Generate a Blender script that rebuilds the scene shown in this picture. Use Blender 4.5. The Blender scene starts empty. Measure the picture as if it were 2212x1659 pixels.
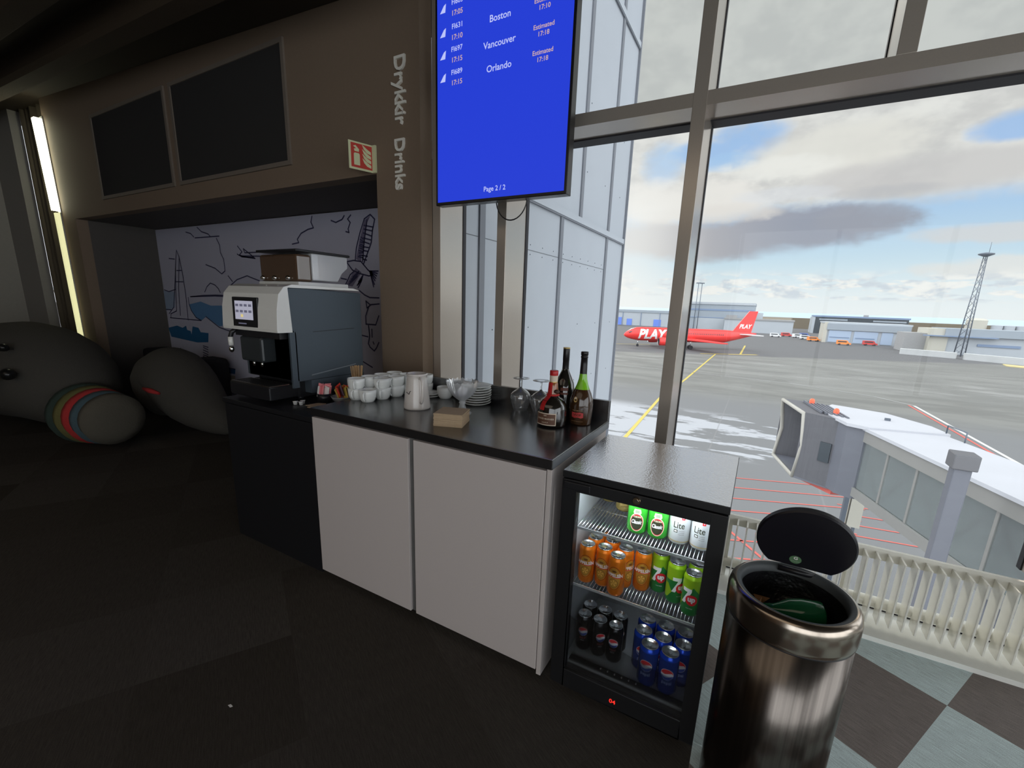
import bpy, bmesh, math, random
from mathutils import Matrix, Vector
random.seed(7)
PI = math.pi
S = bpy.context.scene
COL = S.collection
V = Vector
# ------------------------------------------------------------------ camera
cam = bpy.data.objects.new('camera', bpy.data.cameras.new('camera'))
COL.objects.link(cam)
cam.data.sensor_width = 36.0
cam.data.lens = 950.0 / 2212 * 36.0
cam.data.shift_x = 5.0 / 2212
cam.data.shift_y = 47.0 / 2212
cam.data.clip_start = 0.02
cam.data.clip_end = 60000
cam.matrix_world = (Matrix.Translation((0, 0, 1.366)) @ Matrix.Rotation(.5067, 4, 'Z')
                    @ Matrix.Rotation(PI / 2 - .2297, 4, 'X') @ Matrix.Rotation(.0344, 4, 'Z'))
S.camera = cam
S.view_settings.view_transform = 'Standard'
S.view_settings.look = 'None'
S.view_settings.gamma = 1
S.view_settings.use_curve_mapping = False
S.view_settings.exposure = 0.0
S.cycles.transparent_max_bounces = 16
# ------------------------------------------------------------------ node helper
class NT:
    def __init__(s, tree):
        s.t = tree; s.n = tree.nodes; s.l = tree.links
    def node(s, typ, **kw):
        n = s.n.new(typ)
        for k, v in kw.items():
            setattr(n, k, v)
        return n
    def put(s, sock, v):
        if isinstance(v, bpy.types.NodeSocket): s.l.new(v, sock)
        elif isinstance(v, (tuple, list)) and len(v) == 3 and sock.type == 'RGBA': sock.default_value = (*v, 1)
        else: sock.default_value = v
    def m(s, op, a, b=0.0, c=None):
        n = s.node('ShaderNodeMath', operation=op)
        s.put(n.inputs[0], a); s.put(n.inputs[1], b)
        if c is not None: s.put(n.inputs[2], c)
        return n.outputs[0]
    def mix(s, f, a, b):
        n = s.node('ShaderNodeMix', data_type='RGBA')
        s.put(n.inputs['Factor'], f); s.put(n.inputs[6], a); s.put(n.inputs[7], b)
        return n.outputs[2]
    def noise(s, vec, scale, detail=4, rough=.55, dist=0.0):
        n = s.node('ShaderNodeTexNoise')
        if vec is not None: s.put(n.inputs['Vector'], vec)
        n.inputs['Scale'].default_value = scale; n.inputs['Detail'].default_value = detail
        n.inputs['Roughness'].default_value = rough; n.inputs['Distortion'].default_value = dist
        return n.outputs[0]
    def ss(s, x, a, b, lo=0.0, hi=1.0):
        n = s.node('ShaderNodeMapRange', interpolation_type='SMOOTHSTEP')
        s.put(n.inputs[0], x)
        for i, q in enumerate((a, b, lo, hi)): n.inputs[i + 1].default_value = q
        return n.outputs[0]
    def comb(s, x, y, z):
        n = s.node('ShaderNodeCombineXYZ')
        s.put(n.inputs[0], x); s.put(n.inputs[1], y); s.put(n.inputs[2], z)
        return n.outputs[0]
# ------------------------------------------------------------------ sky
W = bpy.data.worlds.new('sky'); S.world = W; W.use_nodes = True
W.node_tree.nodes.clear()
N = NT(W.node_tree)
tc = N.node('ShaderNodeTexCoord'); sp = N.node('ShaderNodeSeparateXYZ')
N.l.new(tc.outputs['Generated'], sp.inputs[0])
X, Y, Z = sp.outputs
AZ = N.m('ARCTAN2', X, Y)
EL = N.m('MAXIMUM', Z, -.02)
cv = N.comb(AZ, N.m('MULTIPLY', EL, 1.8), 0.0)
n1 = N.noise(cv, 9.0, 8, .6); n2 = N.noise(cv, 26.0, 6, .62); n3 = N.noise(N.comb(AZ, N.m('MULTIPLY', EL, 4.5), 3.3), 16.0, 7, .62)
wob = N.m('ADD', N.m('MULTIPLY', N.m('SUBTRACT', n1, .5), 3.4), N.m('MULTIPLY', N.m('SUBTRACT', n2, .5), 1.5))
def cell(a, e, ra, re, warp=1.0, soft=.7):
    q = N.m('ADD', N.m('POWER', N.m('ABSOLUTE', N.m('DIVIDE', N.m('SUBTRACT', AZ, a), ra)), 2.0), N.m('POWER', N.m('ABSOLUTE', N.m('DIVIDE', N.m('SUBTRACT', EL, e), re)), 2.0))
    q = N.m('ADD', q, N.m('MULTIPLY', wob, warp))
    return N.ss(q, 1 + soft, 1 - soft)
def mx(*a):
    r = a[0]
    for b in a[1:]: r = N.m('MAXIMUM', r, b)
    return r
def over(c, f, col, k=1.0): return N.mix(N.m('MULTIPLY', f, k) if k != 1.0 else f, c, col)
blue = N.mix(N.ss(EL, .05, .26), (.60, .76, .84), (.34, .55, .86))
c = N.mix(N.ss(EL, .11, .0), blue, (.84, .89, .90))
# broad white cloud that fills most of the sky above the middle
c = over(c, N.m('MULTIPLY', N.ss(N.m('ADD', EL, N.m('MULTIPLY', wob, .012)), .165, .20), 1.0), N.mix(N.ss(n1, .38, .62), (.80, .80, .77), (.62, .62, .61)))
# blue openings
c = over(c, mx(cell(-.070, .295, .060, .026, 1.0, 1.0), cell(-.13, .280, .06, .018, 1.0, 1.0)), (.33, .53, .84), .9)
c = over(c, cell(-.095, .262, .05, .014, .8), (.40, .60, .86), .8)
c = over(c, cell(-.215, .262, .035, .034, .9, 1.1), (.42, .62, .88), .8)
c = over(c, cell(.285, .262, .05, .017, .7), (.36, .55, .85), .9)
# billowing white bodies
c = over(c, cell(.07, .265, .12, .035, .8), (.78, .77, .72), .85)
c = over(c, cell(-.02, .245, .09, .018, .9), (.86, .86, .82), .8)
c = over(c, mx(cell(-.13, .205, .10, .034, .8), cell(-.20, .20, .09, .04, .8)), (.84, .82, .78), .9)
c = over(c, cell(.19, .215, .15, .026, .8), (.60, .59, .59), .75)
c = over(c, cell(.0, .205, .07, .012, .9), (.72, .75, .80), .5)
c = over(c, cell(.15, .196, .06, .010, .9), (.50, .51, .54), .55)
# dark flat bottomed cloud
c = over(c, mx(cell(-.15, .132, .20, .036, .55, .6), cell(.04, .150, .15, .033, .60, .5)), N.mix(N.ss(AZ, -.22, .06), (.52, .49, .49), (.33, .34, .40)), .9)
c = over(c, cell(.13, .158, .07, .022, .6, .6), (.36, .38, .44), .8)
c = over(c, cell(-.12, .178, .11, .016, .9), (.78, .75, .71), .7)
# right hand band of small clouds and puffs along the horizon
c = over(c, cell(.29, .125, .10, .013, .8), (.68, .67, .66), .75)
c = over(c, cell(.30, .075, .09, .016, 1.0), (.80, .78, .74), .7)
pf = N.m('MULTIPLY', N.ss(n3, .44, .54), N.m('MULTIPLY', N.ss(EL, .022, .030), N.ss(EL, .080, .055)))
c = over(c, pf, N.mix(N.ss(n2, .40, .58), (.62, .68, .74), (.93, .92, .88)), .85)
# even grey veil higher up
c = over(c, N.ss(N.m('ADD', EL, N.m('MULTIPLY', wob, .01)), .315, .35), N.mix(N.ss(n1, .4, .62), (.60, .62, .60), (.53, .55, .54)))
glow = N.m('MULTIPLY', N.ss(AZ, -.10, -.27), N.m('MULTIPLY', N.ss(EL, .30, .16), 1.0))
c = over(c, glow, (1.0, 1.0, .97), .60)
# unseen sky beside and behind the terminal, set brighter to light the lounge
c = N.mix(N.ss(Y, .05, -.3), c, (2.5, 2.6, 2.72))
c = N.mix(N.ss(N.m('ABSOLUTE', AZ), .55, 1.1), c, (2.5, 2.6, 2.72))
bg = N.node('ShaderNodeBackground'); out = N.node('ShaderNodeOutputWorld')
N.put(bg.inputs[0], c); bg.inputs[1].default_value = 1.0
N.l.new(bg.outputs[0], out.inputs[0])
# ------------------------------------------------------------------ lights of the room and added fill
def light(name, typ, loc, energy, color=(1, 1, 1), size=.1, rot=(0, 0, 0), size_y=None, **kw):
    d = bpy.data.lights.new(name, typ); d.energy = energy; d.color = color
    if typ == 'AREA':
        d.size = size
        if size_y: d.shape = 'RECTANGLE'; d.size_y = size_y
    elif typ == 'SUN': d.angle = size
    else: d.shadow_soft_size = size
    for k, v in kw.items(): setattr(d, k, v)
    o = bpy.data.objects.new(name, d); o.location = loc; o.rotation_euler = rot; COL.objects.link(o)
    return o
# veiled sun, low behind the building wing on the left
light('sun', 'SUN', (-30, 60, 40), .9, (1, .96, .88), .12, V((.42, -.80, -.42)).to_track_quat('-Z', 'Y').to_euler())
# unseen warm area light added behind the camera to fill the lounge
light('lounge_fill_light', 'AREA', (-2.0, -2.9, 2.95), 34, (1, .84, .66), 6.0, (0, 0, 0), 3.6)
light('fridge_light', 'AREA', (-.25, 1.325, .786), 1.25, (.92, .97, 1), .36, (.35, 0, 0), .02)
# ------------------------------------------------------------------ materials
MC = {}
def mat(name, color=(.5, .5, .5), rough=.5, metal=0.0, var=.06, nscale=30.0, bump=0.0, spec=.5, emit=None, estr=1.0, trans=0.0, coat=0.0, alpha=None, brush=None, ior=1.45):
    if name in MC: return MC[name]
    m = bpy.data.materials.new(name); m.use_nodes = True
    m.node_tree.nodes.clear(); N = NT(m.node_tree)
    b = N.node('ShaderNodeBsdfPrincipled'); o = N.node('ShaderNodeOutputMaterial'); N.l.new(b.outputs[0], o.inputs[0])
    tcn = N.node('ShaderNodeTexCoord')
    vec = tcn.outputs['Object']
    if brush:
        mp = N.node('ShaderNodeMapping'); N.l.new(vec, mp.inputs[0]); mp.inputs['Scale'].default_value = brush; vec = mp.outputs[0]
    nz = N.noise(vec, nscale, 3)
    if var:
        f = N.m('ADD', 1.0 - var, N.m('MULTIPLY', nz, var * 2))
        g = N.node('ShaderNodeVectorMath', operation='SCALE'); g.inputs[0].default_value = color; N.l.new(f, g.inputs['Scale'])
        N.l.new(g.outputs[0], b.inputs['Base Color'])
    else: b.inputs['Base Color'].default_value = (*color, 1)
    b.inputs['Roughness'].default_value = rough; b.inputs['Metallic'].default_value = metal
    b.inputs['Specular IOR Level'].default_value = spec; b.inputs['IOR'].default_value = ior
    if trans: b.inputs['Transmission Weight'].default_value = trans
    if coat: b.inputs['Coat Weight'].default_value = coat; b.inputs['Coat Roughness'].default_value = .05
    if emit: b.inputs['Emission Color'].default_value = (*emit, 1); b.inputs['Emission Strength'].default_value = estr
    if alpha is not None: b.inputs['Alpha'].default_value = alpha
    if bump:
        bp = N.node('ShaderNodeBump'); bp.inputs['Strength'].default_value = bump; bp.inputs['Distance'].default_value = .01
        N.l.new(nz, bp.inputs['Height']); N.l.new(bp.outputs[0], b.inputs['Normal'])
    MC[name] = m
    return m
def glassy(name, tint=(1, 1, 1), refl=1.0, rough=0.0, ior=1.5, haze=0.0):
    """thin clear sheet: passes light straight, reflects by fresnel"""
    if name in MC: return MC[name]
    m = bpy.data.materials.new(name); m.use_nodes = True; m.node_tree.nodes.clear(); N = NT(m.node_tree)
    t = N.node('ShaderNodeBsdfTransparent'); g = N.node('ShaderNodeBsdfGlossy'); fr = N.node('ShaderNodeFresnel')
    mx_ = N.node('ShaderNodeMixShader'); o = N.node('ShaderNodeOutputMaterial')
    t.inputs[0].default_value = (*tint, 1); g.inputs['Roughness'].default_value = rough; fr.inputs[0].default_value = ior
    N.l.new(N.m('MULTIPLY', fr.outputs[0], refl), mx_.inputs[0]); N.l.new(t.outputs[0], mx_.inputs[1]); N.l.new(g.outputs[0], mx_.inputs[2])
    last = mx_.outputs[0]
    if haze:
        d = N.node('ShaderNodeBsdfDiffuse'); d.inputs[0].default_value = (.85, .86, .88, 1)
        m2 = N.node('ShaderNodeMixShader'); m2.inputs[0].default_value = haze
        N.l.new(last, m2.inputs[1]); N.l.new(d.outputs[0], m2.inputs[2]); last = m2.outputs[0]
    N.l.new(last, o.inputs[0]); MC[name] = m
    return m
# ------------------------------------------------------------------ mesh builder
class MB:
    def __init__(s, T=None):
        s.v = []; s.f = []; s.mi = []; s.sm = []; s.mats = []; s.T = T or Matrix.Identity(4)
    def mt(s, m):
        if m not in s.mats: s.mats.append(m)
        return s.mats.index(m)
    def add(s, vs, fs, m, smooth=False):
        b = len(s.v); k = s.mt(m)
        s.v += [s.T @ V(p) for p in vs]
        for f in fs:
            s.f.append([b + i for i in f]); s.mi.append(k); s.sm.append(smooth)
        return s
    def box(s, x0, x1, y0, y1, z0, z1, m):
        vs = [(x, y, z) for z in (z0, z1) for y in (y0, y1) for x in (x0, x1)]
        return s.add(vs, [(0, 2, 3, 1), (4, 5, 7, 6), (0, 1, 5, 4), (2, 6, 7, 3), (0, 4, 6, 2), (1, 3, 7, 5)], m)
    def prism(s, poly, a, b, m, axis='z', smooth=False, cap=True):
        n = len(poly)
        def P(p, h):
            if axis == 'z': return (p[0], p[1], h)
            if axis == 'y': return (p[0], h, p[1])
            return (h, p[0], p[1])
        vs = [P(p, a) for p in poly] + [P(p, b) for p in poly]
        fs = [(i, (i + 1) % n, n + (i + 1) % n, n + i) for i in range(n)]
        s.add(vs, fs, m, smooth)
        if cap: s.add(vs, [tuple(range(n))[::-1], tuple(range(n, 2 * n))], m)
        return s
    def lathe(s, prof, m, c=(0, 0, 0), n=28, smooth=True, sx=1, sy=1):
        rings = []; vs = []
        for r, z in prof:
            if r < 1e-6: rings.append([len(vs)]); vs.append((c[0], c[1], c[2] + z))
            else:
                rings.append(list(range(len(vs), len(vs) + n)))
                vs += [(c[0] + sx * r * math.cos(2 * PI * i / n), c[1] + sy * r * math.sin(2 * PI * i / n), c[2] + z) for i in range(n)]
        fs = []
        for A, B in zip(rings, rings[1:]):
            if len(A) == 1 and len(B) == 1: continue
            for i in range(n):
                j = (i + 1) % n
                if len(A) == 1: fs.append((A[0], B[j], B[i]))
                elif len(B) == 1: fs.append((A[i], A[j], B[0]))
                else: fs.append((A[i], A[j], B[j], B[i]))
        return s.add(vs, fs, m, smooth)
    def cyl(s, c, r, h, m, n=24, axis='z'):
        T0 = s.T
        R = Matrix.Identity(4)
        if axis == 'x': R = Matrix.Rotation(PI / 2, 4, 'Y')
        if axis == 'y': R = Matrix.Rotation(-PI / 2, 4, 'X')
        s.T = T0 @ Matrix.Translation(c) @ R
        s.lathe([(r, 0), (r, h)], m, n=n); s.lathe([(0, 0), (r, 0)], m, n=n, smooth=False); s.lathe([(r, h), (0, h)], m, n=n, smooth=False)
        s.T = T0
        return s
    def tube(s, pts, r, m, n=8, closed=False, cap=True):
        pts = [V(p) for p in pts]; k = len(pts); vs = []; up = None
        rr = r if isinstance(r, (list, tuple)) else [r] * k
        for i in range(k):
            a = pts[(i - 1) % k] if (i or closed) else pts[0]; b = pts[(i + 1) % k] if (i < k - 1 or closed) else pts[-1]
            d = (b - a).normalized()
            if up is None: up = d.orthogonal().normalized()
            up = (up - d * up.dot(d)).normalized(); w = d.cross(up)
            vs += [pts[i] + rr[i] * (up * math.cos(2 * PI * j / n) + w * math.sin(2 * PI * j / n)) for j in range(n)]
        fs = []
        for i in range(k if closed else k - 1):
            for j in range(n):
                a = i * n + j; b = i * n + (j + 1) % n; q = ((i + 1) % k) * n
                fs.append((a, b, q + (j + 1) % n, q + j))
        s.add(vs, fs, m, True)
        if cap and not closed: s.add(vs, [tuple(range(n))[::-1], tuple(range((k - 1) * n, k * n))], m)
        return s
    def ribbon(s, pts, w, m, y):  # flat drawn line in an xz plane
        for (a, b), (c, d) in zip(pts, pts[1:]):
            L = math.hypot(c - a, d - b) or 1e-6; nx, nz = -(d - b) / L * w / 2, (c - a) / L * w / 2
            ex, ez = (c - a) / L * w * .3, (d - b) / L * w * .3
            s.add([(a + nx - ex, y, b + nz - ez), (c + nx + ex, y, d + nz + ez), (c - nx + ex, y, d - nz + ez), (a - nx - ex, y, b - nz - ez)], [(0, 1, 2, 3)], m)
        return s
    def ellipsoid(s, c, r, m, n=20, k=12):
        T0 = s.T; s.T = T0 @ Matrix.Translation(c) @ Matrix.Diagonal((r[0], r[1], r[2], 1))
        s.lathe([(math.sin(PI * i / k), -math.cos(PI * i / k)) for i in range(k + 1)], m, n=n); s.T = T0
        return s
    def build(s, name, parent=None, loc=None, bevel=0, sub=0, props=None):
        me = bpy.data.meshes.new(name)
        L = V(loc) if loc is not None else V((0, 0, 0))
        me.from_pydata([tuple(p - L) for p in s.v], [], s.f)
        for mm in s.mats: me.materials.append(mm)
        me.polygons.foreach_set('material_index', s.mi); me.polygons.foreach_set('use_smooth', s.sm)
        me.update()
        bm = bmesh.new(); bm.from_mesh(me); bmesh.ops.remove_doubles(bm, verts=bm.verts, dist=1e-6)
        if not getattr(s, 'raw', False): bmesh.ops.recalc_face_normals(bm, faces=bm.faces)
        bm.to_mesh(me); bm.free()
        o = bpy.data.objects.new(name, me); COL.objects.link(o); o.location = L
        if parent is not None: o.parent = parent
        if bevel:
            b = o.modifiers.new('bevel', 'BEVEL'); b.width = bevel; b.segments = 2; b.limit_method = 'ANGLE'; b.angle_limit = .6
        if sub:
            b = o.modifiers.new('sub', 'SUBSURF'); b.levels = sub; b.render_levels = sub
        if props:
            for k, v in props.items(): o[k] = v
        return o
def tag(o, label, cat, group=None, kind=None):
    o['label'] = label; o['category'] = cat
    if group: o['group'] = group
    if kind: o['kind'] = kind
    return o
def thing(name, loc, label, cat, group=None, rz=0.0):
    e = bpy.data.objects.new(name, None); COL.objects.link(e); e.location = loc; e.rotation_euler = (0, 0, rz)
    e.empty_display_size = .05
    return tag(e, label, cat, group)
def struct(o, label=None, cat='wall'):
    o['kind'] = 'structure'
    if label: o['label'] = label
    o['category'] = cat
    return o
def kids(o): return [c for c in ALLC.get(o.name, [])]
def dup(root, loc, label, rz=None, group=None):
    r = root.copy(); COL.objects.link(r); r.location = loc
    if rz is not None: r.rotation_euler = (0, 0, rz)
    r['label'] = label
    if group: r['group'] = group
    for ch in [o for o in COL.objects if o.parent == root]:
        c = ch.copy(); COL.objects.link(c); c.parent = r
        for g in [o for o in COL.objects if o.parent == ch]:
            d = g.copy(); COL.objects.link(d); d.parent = c
    return r
def text2d(txt, size=1.0, bold=0.0, align='CENTER', space=1.0, shear=0.0):
    cu = bpy.data.curves.new('t', 'FONT'); cu.body = txt; cu.size = size; cu.align_x = align; cu.align_y = 'CENTER'
    cu.offset = bold; cu.space_character = space; cu.shear = shear; cu.resolution_u = 3; cu.fill_mode = 'FRONT'
    ob = bpy.data.objects.new('t', cu); COL.objects.link(ob)
    dg = bpy.context.evaluated_depsgraph_get(); dg.update()
    me = bpy.data.meshes.new_from_object(ob.evaluated_get(dg))
    vs = [(v.co.x, v.co.y) for v in me.vertices]; fs = [tuple(p.vertices) for p in me.polygons]
    bpy.data.objects.remove(ob); bpy.data.curves.remove(cu); bpy.data.meshes.remove(me)
    return vs, fs
def boxfit(vs, cx, cy, w=None, h=None):
    x0 = min(v[0] for v in vs); x1 = max(v[0] for v in vs); y0 = min(v[1] for v in vs); y1 = max(v[1] for v in vs)
    sx = w / (x1 - x0) if w else None; sy = h / (y1 - y0) if h else None
    sx = sx or sy; sy = sy or sx
    return [(cx + (a - (x0 + x1) / 2) * sx, cy + (b - (y0 + y1) / 2) * sy) for a, b in vs]
def slice2d(vs, fs, step):
    bm = bmesh.new(); bv = [bm.verts.new((a, b, 0)) for a, b in vs]
    for f in fs:
        try: bm.faces.new([bv[i] for i in f])
        except ValueError: pass
    x0 = min(v[0] for v in vs); x1 = max(v[0] for v in vs); x = math.floor(x0 / step) * step + step
    while x < x1:
        bmesh.ops.bisect_plane(bm, geom=bm.verts[:] + bm.edges[:] + bm.faces[:], plane_co=(x, 0, 0), plane_no=(1, 0, 0)); x += step
    bm.verts.index_update()
    r = [(v.co.x, v.co.y) for v in bm.verts], [tuple(v.index for v in f.verts) for f in bm.faces]
    bm.free(); return r
def wrap(mb, vs, fs, m, rfun, ang, zc, off=.0004, step=.004):
    """lay a flat shape (metres, x along the girth) round a can or bottle"""
    vs, fs = slice2d(vs, fs, step)
    out = []
    for a, b in vs:
        r = rfun(zc + b) + off; t = ang + a / r
        out.append((r * math.cos(t), r * math.sin(t), zc + b))
    mb.add(out, fs, m)
def disc2d(cx, cy, rx, ry=None, n=28, a0=0, a1=2 * PI):
    ry = ry or rx
    full = abs(a1 - a0 - 2 * PI) < 1e-6
    v = [(cx + rx * math.cos(a0 + (a1 - a0) * i / (n if full else n - 1)), cy + ry * math.sin(a0 + (a1 - a0) * i / (n if full else n - 1))) for i in range(n)]
    return v, [tuple(range(n))]
def rect2d(x0, x1, y0, y1): return [(x0, y0), (x1, y0), (x1, y1), (x0, y1)], [(0, 1, 2, 3)]
# ------------------------------------------------------------------ floor: checkered carpet tiles, light falloff from the glass painted in
def carpet():
    m = bpy.data.materials.new('carpet_tiles'); m.use_nodes = True; m.node_tree.nodes.clear(); N = NT(m.node_tree)
    tcn = N.node('ShaderNodeTexCoord'); mp = N.node('ShaderNodeMapping'); N.l.new(tcn.outputs['Object'], mp.inputs[0])
    # tile grid turned 29.4 degrees, corner at (.778, 1.937)
    a = math.radians(29.4); cx, cy = .778, 1.937
    mp.inputs['Rotation'].default_value = (0, 0, a)
    mp.inputs['Location'].default_value = (-(cx * math.cos(a) - cy * math.sin(a)), -(cx * math.sin(a) + cy * math.cos(a)), 0)
    sp = N.node('ShaderNodeSeparateXYZ'); N.l.new(mp.outputs[0], sp.inputs[0]); so = N.node('ShaderNodeSeparateXYZ'); N.l.new(tcn.outputs['Object'], so.inputs[0])
    u = N.m('FLOOR', N.m('DIVIDE', sp.outputs[0], .5)); v = N.m('FLOOR', N.m('DIVIDE', sp.outputs[1], .5))
    par = N.m('MODULO', N.m('ADD', N.m('ADD', u, v), 1000.0), 2.0)   # 1 = light tile
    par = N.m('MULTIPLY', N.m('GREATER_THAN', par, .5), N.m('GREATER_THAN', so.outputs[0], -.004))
    wn = N.node('ShaderNodeTexWhiteNoise'); wn.noise_dimensions = '2D'; N.l.new(N.comb(u, v, 0.0), wn.inputs[0])
    # fine woven streaks, turned a quarter from tile to tile
    st = N.noise(N.comb(N.m('MULTIPLY', sp.outputs[0], 18.0), N.m('MULTIPLY', sp.outputs[1], 260.0), 0.0), 1.0, 3, .7)
    st2 = N.noise(N.comb(N.m('MULTIPLY', sp.outputs[0], 420.0), N.m('MULTIPLY', sp.outputs[1], 420.0), 0.0), 1.0, 1)
    tex = N.m('ADD', N.m('MULTIPLY', st, .8), N.m('MULTIPLY', st2, .5))
    dk = N.mix(N.m('GREATER_THAN', so.outputs[0], -.004), N.mix(wn.outputs[0], (.045, .039, .032), (.068, .061, .054)), N.mix(wn.outputs[0], (.205, .175, .160), (.235, .205, .190)))  # tiles painted lighter right of the split, darker left, for the light falloff
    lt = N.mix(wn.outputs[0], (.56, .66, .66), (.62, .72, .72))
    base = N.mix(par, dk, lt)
    sc = N.node('ShaderNodeVectorMath', operation='SCALE'); N.l.new(base, sc.inputs[0]); N.l.new(N.m('ADD', -.05, N.m('MULTIPLY', tex, 1.6)), sc.inputs['Scale'])
    b = N.node('ShaderNodeBsdfPrincipled'); o = N.node('ShaderNodeOutputMaterial'); N.l.new(b.outputs[0], o.inputs[0]); N.l.new(sc.outputs[0], b.inputs['Base Color'])
    b.inputs['Roughness'].default_value = .95; b.inputs['Specular IOR Level'].default_value = .15
    bp = N.node('ShaderNodeBump'); bp.inputs['Strength'].default_value = .25; bp.inputs['Distance'].default_value = .004; N.l.new(tex, bp.inputs['Height']); N.l.new(bp.outputs[0], b.inputs['Normal'])
    return m
ZG = -10.434
M_brown = mat('brown_wall_paint', (.215, .155, .108), .75, nscale=60, bump=.05)
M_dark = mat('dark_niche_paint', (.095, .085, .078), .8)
M_ceil = mat('dark_ceiling', (.035, .024, .014), .9)
M_beam = mat('ceiling_felt', (.055, .036, .020), .9, nscale=80, bump=.2)
M_alu = mat('powder_coated_aluminium', (.49, .43, .37), .20, .5, nscale=200, var=.05)
M_gasket = mat('rubber_gasket', (.02, .018, .022), .6)
M_white = mat('white_paint', (.88, .88, .83), .4)
M_grey = mat('grey_wall_paint', (.30, .28, .26), .8)
GLASS = glassy('window_glass', (.985, .992, .99), .2)

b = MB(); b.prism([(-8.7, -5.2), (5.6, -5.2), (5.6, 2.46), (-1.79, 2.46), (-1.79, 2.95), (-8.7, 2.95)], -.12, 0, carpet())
struct(b.build('floor'), 'carpeted lounge floor, checkered with light tiles beside the window, where the colour is brightened for daylight', 'floor')
b = MB(); b.prism([(-8.8, 3.41), (-1.70, 2.99), (5.7, 2.99), (5.7, 3.3), (-8.8, 3.7)], -5.2, 2.6, M_ceil, axis='y')
struct(b.build('ceiling'), 'dark lounge ceiling', 'ceiling')
for k, yy in enumerate((.45, .85, 1.25, 1.65)):
    b = MB(Matrix.Translation((-8.6, yy + .12, 3.27)) @ Matrix.Rotation(-.03, 4, 'Z') @ Matrix.Rotation(.059, 4, 'Y'))
    b.prism([(-.09, 0), (-.10, .13), (.10, .13), (.09, 0), (.06, -.03), (-.06, -.03)], 0, 6.9, M_beam, axis='x')
    struct(b.build('trim_%d' % (k + 1)), 'long brown baffle under the dark ceiling', 'beam')
b = MB()
b.box(-6.99, -1.79, 2.10, 2.20, 2.09, 3.35, M_brown)
b.box(-2.13, -1.79, 2.10, 2.20, 0, 2.09, M_brown)
b.box(-6.99, -6.59, 2.10, 2.20, 0, 2.09, M_brown)
struct(b.build('wall_front'), 'brown wall above the mural niche, with the pillar carrying the lettering')
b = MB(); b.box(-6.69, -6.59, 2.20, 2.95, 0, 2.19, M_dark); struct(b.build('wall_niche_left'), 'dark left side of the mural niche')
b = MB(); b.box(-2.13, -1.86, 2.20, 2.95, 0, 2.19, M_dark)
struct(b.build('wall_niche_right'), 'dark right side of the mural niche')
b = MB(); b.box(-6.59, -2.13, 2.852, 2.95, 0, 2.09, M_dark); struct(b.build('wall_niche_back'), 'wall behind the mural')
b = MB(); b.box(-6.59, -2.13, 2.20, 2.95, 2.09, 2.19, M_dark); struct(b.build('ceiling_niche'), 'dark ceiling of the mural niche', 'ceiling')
b = MB(); b.box(-8.7, -7.98, 2.10, 2.2, 0, 3.5, M_grey); struct(b.build('wall_corner'), 'light grey wall at the far left')
b = MB(); b.box(-8.8, -8.7, -5.2, 2.2, 0, 3.6, M_grey); struct(b.build('wall_left'), 'grey side wall')
b = MB(); b.box(5.6, 5.7, -5.2, 2.6, 2.85, 3.3, M_brown); b.box(5.6, 5.7, -5.2, -4.9, 0, 2.85, M_brown); b.box(5.6, 5.7, 2.44, 2.6, 0, 2.85, M_brown); struct(b.build('wall_right'), 'side wall around the second window')
b = MB(); b.box(-8.8, -.6, -5.3, -5.2, 0, 3.6, M_brown); b.box(-.6, 5.7, -5.3, -5.2, 2.85, 3.6, M_brown); struct(b.build('wall_back'), 'brown wall at the back of the lounge')
b = MB(); b.box(-7.98, -6.99, 2.32, 2.42, 0, 3.5, M_dark); struct(b.build('wall_recess'), 'dark wall behind the drape')
# ------------------------------------------------------------------ window wall
win = bpy.data.objects.new('window_1', None); COL.objects.link(win); win.location = (0, 2.3, 0)
struct(win, 'floor to ceiling curtain wall window behind the drinks counter', 'window')
YF, YG = 2.20, 2.44
def mull(xr, z0, z1, name='mullion'):
    w = .057
    b = MB(T=Matrix.Translation((0, -2.3, 0))); b.box(xr - w, xr, YF, YG - .012, z0, z1, M_alu); b.build(name, win, bevel=.002)
    b = MB(T=Matrix.Translation((0, -2.3, 0))); b.box(xr - w - .004, xr + .004, YG - .012, YG + .02, z0, z1, M_gasket); b.build('gasket', win)
for xr in (-1.731, -1.282, -.329, 2.56, 4.0, 5.45): mull(xr, .02, 3.0)
mull(1.117, .375, 3.0)
for xr in (.334, 1.84, 3.28, 4.72): mull(xr, 2.254, 3.0)
def WB(n, m, *a):
    b = MB(T=Matrix.Translation((0, -2.3, 0))); b.box(*a, m); return b.build(n, win)
WB('transom', M_alu, -1.79, 5.6, YF + .001, 2.385, 2.199, 2.254)
WB('gasket', M_gasket, -1.79, 5.6, 2.368, YG + .02, 2.192, 2.252)
WB('head_rail', M_alu, -1.79, 5.6, YF, YG + .03, 2.94, 3.05)
WB('window_sill', M_white, -1.79, 5.6, YF - .005, YG + .03, -.02, .022)
WB('gasket', M_gasket, -1.79, 5.6, YG - .014, YG + .012, .022, .045)
WB('glass_pane', GLASS, -1.79, 5.6, YG + .006, YG + .008, .02, 2.2)
WB('glass_pane', GLASS, -1.79, 5.6, YG + .006, YG + .008, 2.25, 2.95)
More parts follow.
